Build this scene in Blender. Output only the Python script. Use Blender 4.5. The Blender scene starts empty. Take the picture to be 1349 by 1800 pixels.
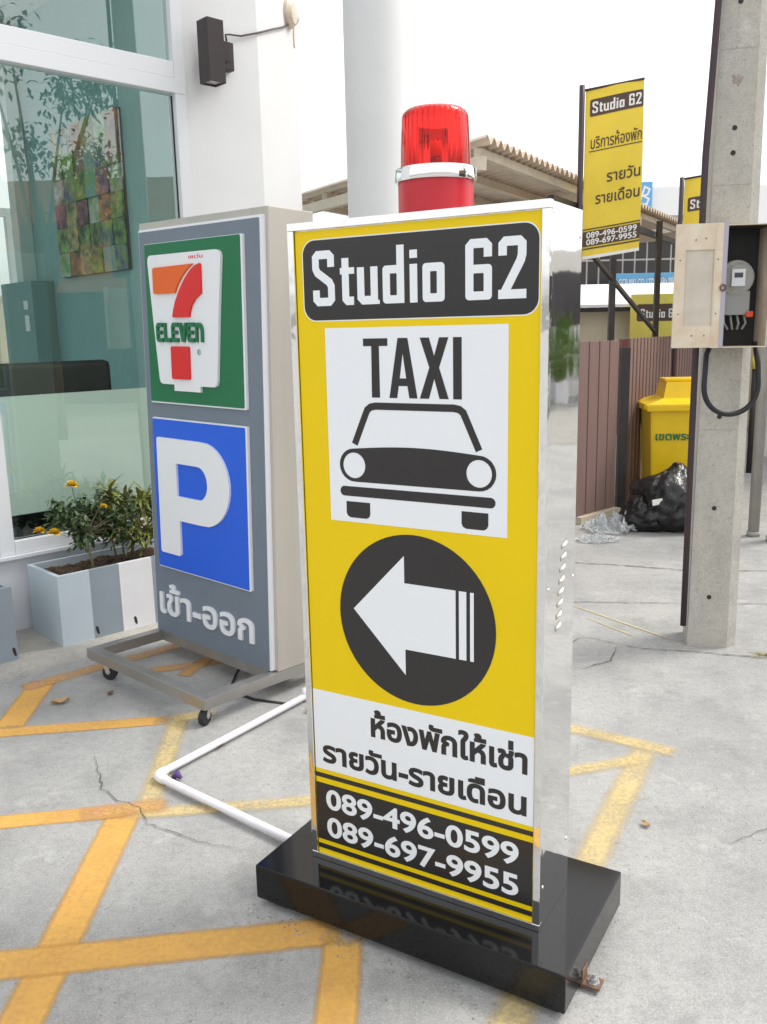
import bpy, bmesh, math, random
from mathutils import Vector, Matrix, noise
from mathutils.geometry import delaunay_2d_cdt, interpolate_bezier
random.seed(7)
SC = bpy.context.scene
COL = SC.collection
PI = math.pi

# ------------------------------------------------------------ camera
F_PX, PITCH, ROLL = 1547.97, .2027, -.0217
cam = bpy.data.cameras.new('camera')
cam.sensor_fit = 'VERTICAL'; cam.sensor_height = 24; cam.lens = F_PX / 1800 * 24
cam.clip_start = .02; cam.clip_end = 600
co = bpy.data.objects.new('camera', cam); COL.objects.link(co); SC.camera = co
fw = Vector((0, math.cos(PITCH), -math.sin(PITCH))); up = Vector((0, math.sin(PITCH), math.cos(PITCH))); rt = Vector((1, 0, 0))
R_ = rt * math.cos(ROLL) + up * math.sin(ROLL); U_ = -rt * math.sin(ROLL) + up * math.cos(ROLL)
co.matrix_world = Matrix(((R_.x, U_.x, -fw.x, 0), (R_.y, U_.y, -fw.y, 0), (R_.z, U_.z, -fw.z, 1.5), (0, 0, 0, 1)))

# ------------------------------------------------------------ sky, sun, exposure (bright overcast)
SUN_AZ = math.radians(74)      # clockwise from +Y
SUN_EL = math.radians(52)
wd = bpy.data.worlds.new('World'); SC.world = wd; wd.use_nodes = True
nt = wd.node_tree; bg = nt.nodes['Background']
sk = nt.nodes.new('ShaderNodeTexSky'); sk.sky_type = 'NISHITA'; sk.sun_disc = False
sk.sun_elevation = SUN_EL; sk.sun_rotation = SUN_AZ; sk.dust_density = 6; sk.air_density = 1.2; sk.ozone_density = 1
hs = nt.nodes.new('ShaderNodeHueSaturation'); hs.inputs['Saturation'].default_value = .28; hs.inputs['Value'].default_value = 2.6
gm = nt.nodes.new('ShaderNodeGamma'); gm.inputs[1].default_value = .35      # cloud cover evens the sky out
nt.links.new(sk.outputs[0], gm.inputs[0]); nt.links.new(gm.outputs[0], hs.inputs['Color']); nt.links.new(hs.outputs[0], bg.inputs[0])
bg.inputs[1].default_value = .15
sl = bpy.data.lights.new('sun', 'SUN'); sl.energy = 1.0; sl.angle = math.radians(18); sl.color = (1, .96, .9)
so = bpy.data.objects.new('sun', sl); COL.objects.link(so)
sd = Vector((math.sin(SUN_AZ) * math.cos(SUN_EL), math.cos(SUN_AZ) * math.cos(SUN_EL), math.sin(SUN_EL)))
so.rotation_euler = sd.to_track_quat('Z', 'Y').to_euler(); so.location = sd * 30
SC.view_settings.view_transform = 'Standard'; SC.view_settings.look = 'None'
SC.view_settings.exposure = 1.2; SC.view_settings.gamma = 1; SC.view_settings.use_curve_mapping = False
SC.cycles.max_bounces = 10; SC.cycles.transparent_max_bounces = 16; SC.cycles.transmission_bounces = 8

# ------------------------------------------------------------ materials
MATS = {}
def mat(name, col, rough=.5, metal=0, var=0, scale=8, bump=0, bscale=60, bdist=.01, col2=None, spec=.5, coat=0, detail=4, trans=0, ior=1.45, stretch=None):
    if name in MATS: return MATS[name]
    m = bpy.data.materials.new(name); m.use_nodes = True; MATS[name] = m
    t = m.node_tree; b = t.nodes['Principled BSDF']
    b.inputs['Base Color'].default_value = (*col, 1); b.inputs['Roughness'].default_value = rough; b.inputs['Metallic'].default_value = metal
    b.inputs['Specular IOR Level'].default_value = spec; b.inputs['Coat Weight'].default_value = coat
    b.inputs['Transmission Weight'].default_value = trans; b.inputs['IOR'].default_value = ior
    if var or bump:
        tc = t.nodes.new('ShaderNodeTexCoord'); vec = tc.outputs['Object']
        if stretch:
            mp = t.nodes.new('ShaderNodeMapping'); mp.inputs['Scale'].default_value = stretch
            t.links.new(vec, mp.inputs[0]); vec = mp.outputs[0]
    if var:
        n = t.nodes.new('ShaderNodeTexNoise'); n.inputs['Scale'].default_value = scale; n.inputs['Detail'].default_value = detail
        n.inputs['Roughness'].default_value = .6
        t.links.new(vec, n.inputs['Vector'])
        mr = t.nodes.new('ShaderNodeMapRange'); mr.inputs[1].default_value = .35; mr.inputs[2].default_value = .65
        t.links.new(n.outputs['Fac'], mr.inputs[0])
        mx = t.nodes.new('ShaderNodeMix'); mx.data_type = 'RGBA'
        c2 = col2 or tuple(max(0, c * (1 - var)) for c in col)
        mx.inputs[6].default_value = (*col, 1); mx.inputs[7].default_value = (*c2, 1)
        t.links.new(mr.outputs[0], mx.inputs[0]); t.links.new(mx.outputs[2], b.inputs['Base Color'])
    if bump:
        n2 = t.nodes.new('ShaderNodeTexNoise'); n2.inputs['Scale'].default_value = bscale; n2.inputs['Detail'].default_value = 3
        t.links.new(vec, n2.inputs['Vector'])
        bp = t.nodes.new('ShaderNodeBump'); bp.inputs['Strength'].default_value = bump; bp.inputs['Distance'].default_value = bdist
        t.links.new(n2.outputs['Fac'], bp.inputs['Height']); t.links.new(bp.outputs[0], b.inputs['Normal'])
    return m

def concrete(name, c1, c2, dark, spots=.5, scale=1.0, bump=.5):
    m = bpy.data.materials.new(name); m.use_nodes = True; t = m.node_tree; b = t.nodes['Principled BSDF']; L = t.links
    tc = t.nodes.new('ShaderNodeTexCoord')
    def nz(s, d=6, r=.6):
        n = t.nodes.new('ShaderNodeTexNoise'); n.inputs['Scale'].default_value = s * scale; n.inputs['Detail'].default_value = d; n.inputs['Roughness'].default_value = r
        L.new(tc.outputs['Object'], n.inputs['Vector']); return n.outputs['Fac']
    def rng(o, a, z, lo=0, hi=1):
        mr = t.nodes.new('ShaderNodeMapRange'); mr.inputs[1].default_value = a; mr.inputs[2].default_value = z; mr.inputs[3].default_value = lo; mr.inputs[4].default_value = hi
        L.new(o, mr.inputs[0]); return mr.outputs[0]
    def mix(f, a, c, typ='MIX'):
        mx = t.nodes.new('ShaderNodeMix'); mx.data_type = 'RGBA'; mx.blend_type = typ
        L.new(f, mx.inputs[0])
        for s, x in ((6, a), (7, c)):
            if isinstance(x, tuple): mx.inputs[s].default_value = (*x, 1)
            else: L.new(x, mx.inputs[s])
        return mx.outputs[2]
    c = mix(rng(nz(1.1, 8, .68), .40, .60), c1, c2)
    c = mix(rng(nz(4.3, 9, .75), .50, .66, 0, .55), c, dark)
    c = mix(rng(nz(2.7, 9, .8), .56, .66, 0, .6), c, tuple(min(1, x * 1.28) for x in c1))
    c = mix(rng(nz(38, 6, .8), .46, .66, 0, .45), c, dark)
    c = mix(rng(nz(150, 3, .7), .45, .72, 0, .5), c, dark)
    c = mix(rng(nz(210, 3, .7), .52, .72, 0, .55), c, tuple(min(1, x * 1.5) for x in c1))
    vo = t.nodes.new('ShaderNodeTexVoronoi'); vo.inputs['Scale'].default_value = 22 * scale; vo.inputs['Randomness'].default_value = 1
    L.new(tc.outputs['Object'], vo.inputs['Vector'])
    c = mix(rng(vo.outputs['Distance'], .04, .1, spots, 0), c, tuple(x * .35 for x in dark))
    L.new(c, b.inputs['Base Color']); b.inputs['Roughness'].default_value = .85
    bp = t.nodes.new('ShaderNodeBump'); bp.inputs['Strength'].default_value = bump; bp.inputs['Distance'].default_value = .006
    ad = t.nodes.new('ShaderNodeMath'); ad.operation = 'ADD'
    L.new(nz(70, 6, .7), ad.inputs[0]); L.new(nz(7, 4), ad.inputs[1]); L.new(ad.outputs[0], bp.inputs['Height']); L.new(bp.outputs[0], b.inputs['Normal'])
    return m

def paint(name, c1, c2, lo, hi, edge=.16):
    """road paint: worn through by noise, soft ragged edges (UV v runs 0..1 across the stripe)"""
    m = bpy.data.materials.new(name); m.use_nodes = True; t = m.node_tree; b = t.nodes['Principled BSDF']; L = t.links
    tc = t.nodes.new('ShaderNodeTexCoord')
    def nz(s, d=6, r=.65):
        n = t.nodes.new('ShaderNodeTexNoise'); n.inputs['Scale'].default_value = s; n.inputs['Detail'].default_value = d; n.inputs['Roughness'].default_value = r
        L.new(tc.outputs['Object'], n.inputs['Vector']); return n.outputs['Fac']
    def rng(o, a, z, l=0, h=1):
        mr = t.nodes.new('ShaderNodeMapRange'); mr.inputs[1].default_value = a; mr.inputs[2].default_value = z; mr.inputs[3].default_value = l; mr.inputs[4].default_value = h
        L.new(o, mr.inputs[0]); return mr.outputs[0]
    def mth(op, a, c):
        n = t.nodes.new('ShaderNodeMath'); n.operation = op
        for i, x in enumerate((a, c)):
            if isinstance(x, (int, float)): n.inputs[i].default_value = x
            else: L.new(x, n.inputs[i])
        return n.outputs[0]
    mx = t.nodes.new('ShaderNodeMix'); mx.data_type = 'RGBA'; mx.inputs[6].default_value = (*c1, 1); mx.inputs[7].default_value = (*c2, 1)
    L.new(rng(nz(6), .35, .65), mx.inputs[0]); L.new(mx.outputs[2], b.inputs['Base Color']); b.inputs['Roughness'].default_value = .75
    sp = t.nodes.new('ShaderNodeSeparateXYZ'); L.new(tc.outputs['UV'], sp.inputs[0])
    def edgef(o, wdt):
        d = mth('SUBTRACT', .5, mth('ABSOLUTE', mth('SUBTRACT', o, .5), 0))
        return rng(mth('ADD', d, mth('MULTIPLY', mth('SUBTRACT', nz(30), .5), .10)), 0, wdt)
    wear = rng(mth('ADD', mth('MULTIPLY', nz(3.5), .5), mth('MULTIPLY', nz(70), .5)), .36, .56, lo, hi)
    al = mth('MULTIPLY', mth('MULTIPLY', wear, edgef(sp.outputs[1], edge)), edgef(sp.outputs[0], .06))
    L.new(al, b.inputs['Alpha'])
    return m

def wavy_chrome(name, col=(.86, .86, .85), rough=.04, bump=.25, scale=7):
    m = mat(name, col, rough, 1, bump=bump, bscale=scale, bdist=.03, stretch=(1, 1, .6)); return m

def glass_mat(name, tint, refl=1.0, f0=.05):
    m = bpy.data.materials.new(name); m.use_nodes = True; t = m.node_tree; L = t.links
    t.nodes.remove(t.nodes['Principled BSDF']); out = t.nodes['Material Output']
    tr = t.nodes.new('ShaderNodeBsdfTransparent'); tr.inputs[0].default_value = (*tint, 1)
    gl = t.nodes.new('ShaderNodeBsdfGlossy'); gl.inputs['Roughness'].default_value = .0; gl.inputs[0].default_value = (refl, refl, refl, 1)
    lw = t.nodes.new('ShaderNodeLayerWeight'); lw.inputs[0].default_value = .5
    pw = t.nodes.new('ShaderNodeMath'); pw.operation = 'POWER'; pw.inputs[1].default_value = 4; L.new(lw.outputs['Facing'], pw.inputs[0])
    fr = t.nodes.new('ShaderNodeMath'); fr.operation = 'MULTIPLY_ADD'; fr.inputs[1].default_value = .9; fr.inputs[2].default_value = f0; L.new(pw.outputs[0], fr.inputs[0])
    mx = t.nodes.new('ShaderNodeMixShader')
    L.new(fr.outputs[0], mx.inputs[0]); L.new(tr.outputs[0], mx.inputs[1]); L.new(gl.outputs[0], mx.inputs[2]); L.new(mx.outputs[0], out.inputs[0])
    return m

M = dict(
 ground=concrete('ground concrete', (.42, .415, .40), (.31, .31, .305), (.20, .198, .19)),
 slab=concrete('slab concrete', (.45, .43, .38), (.36, .35, .32), (.24, .235, .22)),
 pole=concrete('pole concrete', (.50, .48, .43), (.42, .405, .365), (.29, .27, .24), spots=.8, scale=1.2, bump=.25),
 yellow=mat('yellow vinyl', (.82, .585, .003), .38, var=.04, scale=3, spec=.3),
 black=mat('black vinyl', (.028, .026, .026), .22),
 white=mat('white vinyl', (.80, .83, .86), .3),
 chrome=wavy_chrome('polished steel', bump=.07, scale=3.5),
 trim=wavy_chrome('polished steel trim', bump=.12, scale=9),
 granite=mat('black granite', (.008, .008, .009), .10, var=.4, scale=300, col2=(.014, .014, .015), spec=.4),
 steel=mat('brushed steel', (.60, .565, .51), .40, .6, var=.12, scale=4, bump=.05, bscale=200, stretch=(1, 1, .05)),
 steelf=mat('satin steel tube', (.44, .425, .40), .34, .75, var=.15, scale=6),
 greyface=mat('grey acrylic', (.175, .21, .26), .4, var=.05, scale=5),
 acrylic=mat('white acrylic', (.80, .82, .85), .35),
 green=mat('green acrylic', (.014, .16, .065), .35),
 orange=mat('orange acrylic', (.78, .13, .012), .35),
 red=mat('red acrylic', (.70, .022, .022), .35),
 blue=mat('blue acrylic', (.016, .115, .72), .35),
 rubber=mat('black rubber', (.02, .02, .022), .55),
 pvc=mat('white pvc', (.80, .78, .82), .35, var=.05, scale=20),
 wallw=mat('white wall paint', (.67, .69, .72), .75, var=.06, scale=1.6, bump=.08, bscale=90),
 wallw2=mat('white plaster', (.71, .715, .72), .8, var=.05, scale=2, bump=.08, bscale=90),
 frame=mat('white aluminium', (.69, .71, .735), .45),
 glass=glass_mat('green window glass', (.87, .945, .92), 1, .09),
 lampb=mat('dark bronze metal', (.055, .045, .045), .5, .2, bump=.1, bscale=300),
 teal=mat('teal interior wall', (.28, .47, .48), .8, var=.06, scale=2),
 tealdark=mat('teal partition', (.13, .27, .285), .7),
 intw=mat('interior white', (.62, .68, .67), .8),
 sofa=mat('dark brown leather', (.022, .016, .014), .5, bump=.3, bscale=40),
 soil=mat('soil', (.05, .033, .022), .95, var=.6, scale=30, col2=(.16, .10, .06), bump=.8, bscale=50, bdist=.03),
 planter=mat('pale grey blue planter paint', (.52, .60, .655), .6, var=.05, scale=6),
 planterg=mat('mid grey planter paint', (.28, .325, .37), .6, var=.05, scale=6),
 planterw=mat('white planter paint', (.78, .78, .81), .6, var=.04, scale=6),
 leafd=mat('dark green leaf', (.045, .085, .035), .45, var=.4, scale=40, col2=(.09, .13, .055)),
 leafc=mat('croton leaf', (.06, .10, .025), .45, var=.5, scale=45, col2=(.26, .26, .05)),
 stem=mat('bark stem', (.20, .15, .10), .8),
 petal=mat('yellow petal', (.88, .58, .03), .5, var=.3, scale=60),
 brown=mat('brown fence paint', (.24, .155, .14), .55, var=.15, scale=8, stretch=(1, 1, .1)),
 darksteel=mat('dark steel', (.045, .038, .038), .5, var=.3, scale=20),
 conduit=mat('dark maroon conduit', (.055, .035, .042), .5),
 sheetU=mat('corrugated sheet', (.74, .61, .48), .55, var=.15, scale=3),
 beam=mat('cream steel beam', (.66, .58, .46), .6, var=.15, scale=8),
 bin=mat('yellow bin plastic', (.82, .55, .008), .38, var=.08, scale=7),
 bag=mat('black bin liner', (.010, .010, .011), .22, bump=.5, bscale=26, bdist=.02, spec=.6),
 film=mat('clear plastic', (.85, .88, .9), .15, trans=.75, ior=1.2),
 banner=mat('banner yellow fabric', (.88, .66, .07), .7, var=.08, scale=5),
 bannerd=mat('banner dark print', (.10, .065, .05), .7),
 bannerw=mat('banner white print', (.85, .83, .8), .7),
 boardy=mat('pale yellow board', (.80, .70, .14), .6, var=.1, scale=3),
 galv=mat('galvanised box', (.72, .65, .53), .55, .1, var=.25, scale=9, col2=(.64, .50, .36)),
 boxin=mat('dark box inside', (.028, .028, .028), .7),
 grey=mat('grey enamel', (.34, .34, .33), .5),
 meterglass=glass_mat('meter glass', (.95, .95, .95)),
 rust=mat('rusty iron', (.22, .13, .09), .7, var=.4, scale=60),
 pipe=mat('grey drain pipe', (.42, .41, .37), .55, var=.15, scale=6),
 darkglass=mat('dark window pane', (.05, .045, .05), .12, spec=.6),
 mull=mat('pale mullion', (.62, .60, .58), .6),
 bluesign=mat('sky blue sign', (.15, .42, .72), .5),
 bldw=mat('pale building', (.78, .76, .72), .8, var=.06, scale=1),
 bldc=mat('cream wall', (.74, .66, .50), .8, var=.08, scale=2),
 roofw=mat('white metal roof', (.85, .85, .85), .6),
 maroon=mat('maroon wall', (.25, .10, .09), .8),
 asphalt=mat('asphalt', (.33, .32, .30), .85, var=.2, scale=5, bump=.3, bscale=150),
 dryleaf=mat('dry leaf', (.42, .28, .14), .8),
 purple=mat('purple primer', (.10, .05, .20), .6),
 crackm=mat('dark crack', (.10, .095, .088), .95),  # plain dark tone of the cracks worn into the concrete
 grass=mat('dry grass', (.30, .25, .10), .8),
 orangew=mat('terracotta wall', (.55, .22, .11), .8),
 tag=mat('red tag', (.75, .09, .03), .5),
 bulb=mat('amber bulb', (.95, .55, .10), .2),
)
M['dome'] = mat('red beacon plastic', (.97, .16, .14), .04, trans=1, ior=1.3)
M['redpl'] = mat('red plastic body', (.50, .018, .03), .3)
M['paintA'] = paint('orange yellow road paint', (.66, .37, .085), (.62, .34, .09), .72, 1.0)
M['paintB'] = paint('faded yellow road paint', (.68, .53, .26), (.62, .48, .22), .25, .85, .3)
M['paintC'] = paint('worn reddish road paint', (.56, .30, .16), (.62, .36, .12), .25, .85, .3)
M['frost'] = mat('frosted film', (.78, .765, .72), .6, trans=0)

# ------------------------------------------------------------ object helpers
def link(o, parent):
    COL.objects.link(o)
    if parent is not None: o.parent = parent
    return o
def mobj(name, verts, faces, m, parent=None, smooth=False, kind=None):
    me = bpy.data.meshes.new(name); me.from_pydata([tuple(v) for v in verts], [], faces); me.update()
    if m is not None: me.materials.append(M[m] if isinstance(m, str) else m)
    if smooth: me.polygons.foreach_set('use_smooth', [True] * len(me.polygons))
    o = bpy.data.objects.new(name, me)
    if kind: o['kind'] = kind
    return link(o, parent)
def thing(name, label, cat, loc=(0, 0, 0), rz=0, group=None, mw=None):
    o = bpy.data.objects.new(name, None); COL.objects.link(o); o.empty_display_size = .1
    if mw is not None: o.matrix_world = mw
    else: o.location = loc; o.rotation_euler = (0, 0, rz)
    return tag(o, label, cat, group)
def tag(o, label, cat, group=None):
    o['label'] = label; o['category'] = cat
    if group: o['group'] = group
    return o
def struct(o): o['kind'] = 'structure'; return o

class MB:
    def __init__(s): s.v = []; s.f = []
    def add(s, v, f):
        n = len(s.v); s.v += [Vector(x) for x in v]; s.f += [tuple(i + n for i in q) for q in f]; return s
    def box(s, x0, x1, y0, y1, z0, z1, bev=0):
        if bev:
            bm = bmesh.new(); bmesh.ops.create_cube(bm, size=1)
            for v in bm.verts: v.co = Vector((x0 + (v.co.x + .5) * (x1 - x0), y0 + (v.co.y + .5) * (y1 - y0), z0 + (v.co.z + .5) * (z1 - z0)))
            bmesh.ops.bevel(bm, geom=bm.edges[:], offset=bev, segments=2, affect='EDGES', profile=.6)
            bm.verts.index_update(); s.add([v.co.copy() for v in bm.verts], [tuple(v.index for v in f.verts) for f in bm.faces]); bm.free(); return s
        return s.add([(x0, y0, z0), (x1, y0, z0), (x1, y1, z0), (x0, y1, z0), (x0, y0, z1), (x1, y0, z1), (x1, y1, z1), (x0, y1, z1)],
                     [(0, 3, 2, 1), (4, 5, 6, 7), (0, 1, 5, 4), (1, 2, 6, 5), (2, 3, 7, 6), (3, 0, 4, 7)])
    def bar(s, a, b, w, h, upv=(0, 0, 1)):
        a = Vector(a); b = Vector(b); d = (b - a).normalized(); x = d.cross(Vector(upv))
        if x.length < 1e-4: x = d.cross(Vector((1, 0, 0)))
        x.normalize(); z = x.cross(d); x *= w / 2; z *= h / 2
        return s.add([a - x - z, a + x - z, a + x + z, a - x + z, b - x - z, b + x - z, b + x + z, b - x + z],
                     [(0, 1, 2, 3), (7, 6, 5, 4), (0, 4, 5, 1), (1, 5, 6, 2), (2, 6, 7, 3), (3, 7, 4, 0)])
    def tube(s, pts, r, n=10, cap=True):
        pts = [Vector(p) for p in pts]; rs = r if isinstance(r, (list, tuple)) else [r] * len(pts); base = len(s.v); pv = None
        for i, p in enumerate(pts):
            d = (pts[min(i + 1, len(pts) - 1)] - pts[max(i - 1, 0)]).normalized()
            x = pv if pv is not None else (Vector((0, 0, 1)) if abs(d.z) < .9 else Vector((1, 0, 0)))
            x = (x - d * x.dot(d)).normalized(); pv = x; y = d.cross(x)
            for k in range(n):
                a = 2 * PI * k / n; s.v.append(p + (x * math.cos(a) + y * math.sin(a)) * rs[i])
        for i in range(len(pts) - 1):
            for k in range(n):
                a = base + i * n + k; b = base + i * n + (k + 1) % n; s.f.append((a, b, b + n, a + n))
        if cap:
            s.f.append(tuple(base + k for k in range(n - 1, -1, -1))); e = base + (len(pts) - 1) * n; s.f.append(tuple(e + k for k in range(n)))
        return s
    def lathe(s, prof, c=(0, 0, 0), n=32, rib=0, nr=0):
        base = len(s.v)
        for r, z in prof:
            for k in range(n):
                a = 2 * PI * k / n; rr = r * (1 + (rib * math.cos(a * nr) if rib else 0)); s.v.append(Vector((c[0] + rr * math.cos(a), c[1] + rr * math.sin(a), c[2] + z)))
        for i in range(len(prof) - 1):
            for k in range(n):
                a = base + i * n + k; b = base + i * n + (k + 1) % n; s.f.append((a, b, b + n, a + n))
        return s
    def prism(s, foot, z0, z1, top=1.0, c=None):
        n = len(foot); c = c or (0, 0)
        v = [(x, y, z0) for x, y in foot] + [(c[0] + (x - c[0]) * top, c[1] + (y - c[1]) * top, z1) for x, y in foot]
        return s.add(v, [tuple(range(n - 1, -1, -1)), tuple(range(n, 2 * n))] + [(i, (i + 1) % n, (i + 1) % n + n, i + n) for i in range(n)])
    def build(s, name, m, parent=None, smooth=False, kind=None): return mobj(name, s.v, s.f, m, parent, smooth, kind)
def smooth_by_angle(o, deg=35):
    me = o.data; me.polygons.foreach_set('use_smooth', [True] * len(me.polygons))
    try: me.set_sharp_from_angle(angle=math.radians(deg))
    except Exception: pass
    return o

# ------------------------------------------------------------ flat shapes and lettering
def rrect(x0, y0, x1, y1, r=0, n=6):
    if r <= 0: return [(x0, y0), (x1, y0), (x1, y1), (x0, y1)]
    o = []
    for cx, cy, a0 in ((x1 - r, y0 + r, -90), (x1 - r, y1 - r, 0), (x0 + r, y1 - r, 90), (x0 + r, y0 + r, 180)):
        for k in range(n + 1):
            a = math.radians(a0 + 90 * k / n); o.append((cx + r * math.cos(a), cy + r * math.sin(a)))
    return o
def circ(x, y, r, n=48, ry=None):
    return [(x + r * math.cos(2 * PI * k / n), y + (ry or r) * math.sin(2 * PI * k / n)) for k in range(n)]
def rev(l): return list(reversed(l))
def stroke(pts, w, bev=0):
    pts = [Vector(p) for p in pts]
    if bev:
        q = [pts[0]]
        for i in range(1, len(pts) - 1):
            a = (pts[i - 1] - pts[i]).normalized(); b = (pts[i + 1] - pts[i]).normalized(); q += [pts[i] + a * bev, pts[i] + b * bev]
        pts = q + [pts[-1]]
    l, r = [], []
    for i, p in enumerate(pts):
        d0 = (p - pts[i - 1]).normalized() if i else None; d1 = (pts[i + 1] - p).normalized() if i < len(pts) - 1 else None
        d0 = d0 or d1; d1 = d1 or d0
        n0 = Vector((-d0.y, d0.x)); n1 = Vector((-d1.y, d1.x)); m = (n0 + n1).normalized(); k = w / 2 / max(.4, m.dot(n0))
        l.append(tuple(p + m * k)); r.append(tuple(p - m * k))
    return r + rev(l)
def area(l): return sum(l[i - 1][0] * l[i][1] - l[i][0] * l[i - 1][1] for i in range(len(l))) / 2
def winding(loops, x, y):
    w = 0
    for l in loops:
        bx = l[2]
        if y < bx[1] or y > bx[3] or x > bx[2]: continue
        p = l[0]
        for i in range(len(p)):
            x0, y0 = p[i - 1]; x1, y1 = p[i]
            if (y0 <= y) != (y1 <= y):
                if x0 + (y - y0) / (y1 - y0) * (x1 - x0) > x: w += 1 if y1 > y0 else -1
    return w
def tri_loops(loops):
    vs, es = [], []
    for l in loops:
        n = len(vs); vs += [Vector(p) for p in l]; es += [(n + i, n + (i + 1) % len(l)) for i in range(len(l))]
    r = delaunay_2d_cdt(vs, es, [], 0, 1e-6)
    V, Fs = r[0], r[2]
    bb = [(l, 0, (min(p[0] for p in l), min(p[1] for p in l), max(p[0] for p in l), max(p[1] for p in l))) for l in loops]
    keep = []
    for f in Fs:
        c = (V[f[0]] + V[f[1]] + V[f[2]]) / 3
        if winding(bb, c.x, c.y) != 0: keep.append(tuple(f))
    return V, keep
SHAPES = {}
def shape(name, loops, m, parent, d0=0, d1=.0006, label=None, mapf=None, key=None):
    """flat figure in the x-z plane facing -y: front at y = -d1, sides back to y = -d0"""
    V, T = tri_loops(loops); n = len(V); used = {}
    f = []
    for a, b, c in T:
        if (V[b] - V[a]).cross(V[c] - V[a]) < 0: b, c = c, b
        f.append((a, b, c))
    edges = {}
    for t in f:
        for i in range(3): edges[(t[i], t[(i + 1) % 3])] = 1
    v = [(p.x, -d1, p.y) for p in V] + [(p.x, -d0, p.y) for p in V]
    for a, b in list(edges):
        if (b, a) not in edges: f.append((b, a, a + n, b + n))
    if mapf: v = [mapf(*p) for p in v]
    o = mobj(name, v, f, m, parent)
    bm = bmesh.new(); bm.from_mesh(o.data)
    bmesh.ops.delete(bm, geom=[q for q in bm.verts if not q.link_faces], context='VERTS'); bm.to_mesh(o.data); bm.free()
    if label: o['label'] = label
    return o
TCACHE = {}
def text_loops(s, res=5):
    if s in TCACHE: return TCACHE[s]
    c = bpy.data.curves.new('t', 'FONT'); c.body = s; c.size = 1
    o = bpy.data.objects.new('t', c); COL.objects.link(o)
    dg = bpy.context.evaluated_depsgraph_get(); cu = o.evaluated_get(dg).to_curve(dg)
    out = []
    for sp in cu.splines:
        b = sp.bezier_points; l = []
        for i in range(len(b)):
            p, q = b[i], b[(i + 1) % len(b)]
            straight = (p.handle_right - p.co).length < 1e-5 and (q.handle_left - q.co).length < 1e-5
            if p.handle_right_type == 'VECTOR' and q.handle_left_type == 'VECTOR': straight = True
            pts = [p.co, q.co] if straight else interpolate_bezier(p.co, p.handle_right, q.handle_left, q.co, res + 1)
            l += [(x[0], x[1]) for x in pts[:-1]]
        k = []
        for x in l:
            if not k or (abs(x[0] - k[-1][0]) + abs(x[1] - k[-1][1])) > 1e-4: k.append(x)
        if len(k) > 2: out.append(k)
    bpy.data.objects.remove(o); bpy.data.curves.remove(c)
    TCACHE[s] = out; return out
def embolden(loops, w):
    ar = [area(l) for l in loops]; bx = [(l, 0, (min(p[0] for p in l), min(p[1] for p in l), max(p[0] for p in l), max(p[1] for p in l))) for l in loops]; out = []
    for li, l in enumerate(loops):
        sg = 1 if ar[li] > 0 else -1
        for lj in range(len(loops)):
            if lj != li and abs(ar[lj]) > abs(ar[li]) and (ar[lj] > 0) != (ar[li] > 0) and winding([bx[lj]], *l[0]) != 0: sg = -sg; break
        n = len(l); k = []
        for i in range(n):
            p = Vector(l[i]); a = (p - Vector(l[i - 1])); b = (Vector(l[(i + 1) % n]) - p)
            if a.length < 1e-6 or b.length < 1e-6: k.append(l[i]); continue
            a.normalize(); b.normalize(); n0 = Vector((a.y, -a.x)); n1 = Vector((b.y, -b.x)); m = n0 + n1
            if m.length < .3: m = n0
            m.normalize(); k.append(tuple(p + m * (sg * w / max(.6, m.dot(n0)))))
        out.append(k)
    return out
def fit(loops, x0, x1, y0=None, y1=None, body=None, base=None):
    """scale loops to x0..x1; height either to y0..y1 or so that 1 em unit = body, baseline at base"""
    xs = [p[0] for l in loops for p in l]; ys = [p[1] for l in loops for p in l]
    sx = (x1 - x0) / (max(xs) - min(xs)); ox = x0 - min(xs) * sx
    if y0 is not None: sy = (y1 - y0) / (max(ys) - min(ys)); oy = y0 - min(ys) * sy
    else: sy = body; oy = base
    return [[(p[0] * sx + ox, p[1] * sy + oy) for p in l] for l in loops]
def studio_loops(x, y, h):
    """squared condensed lettering 'Studio 62'; cap height h, origin at the lower left; widths in cap heights"""
    t = .15; L = []
    def put(ls, ox):
        for l in ls: L.append([(x + (p[0] + ox) * h, y + p[1] * h) for p in l])
    ring = lambda w, hh, r=.07: [rrect(0, 0, w, hh, r), rev(rrect(t, t * .95, w - t, hh - t * .95, .015))]
    put([stroke([(.415, .70), (.415, .925), (.075, .925), (.075, .63), (.415, .40), (.415, .075), (.075, .075), (.075, .29)], t, .05)], .0)
    put([stroke([(.115, .84), (.115, .075), (.29, .075)], t, .04), rrect(0, .555, .31, .67)], .615)
    put([stroke([(.075, .66), (.075, .075), (.36, .075)], t, .05), rrect(.285, 0, .435, .66), rrect(.40, 0, .47, .07)], .985)
    put([rrect(0, 0, .42, .66, .07), rev(rrect(t, .14, .29, .52, .015)), rrect(.29, 0, .44, 1)], 1.525)
    put([rrect(0, 0, .15, .66), rrect(0, .76, .15, .90)], 2.08)
    put(ring(.43, .66), 2.335)
    put([rrect(0, 0, .49, .58, .07), rev(rrect(t, .14, .49 - t, .44, .015)), stroke([(.075, .3), (.075, .925), (.415, .925), (.415, .70)], t, .05)], 3.16)
    put([stroke([(.075, .70), (.075, .925), (.42, .925), (.42, .66), (.11, .1)], t, .05), rrect(0, 0, .50, .15)], 3.765)
    return L

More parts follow.
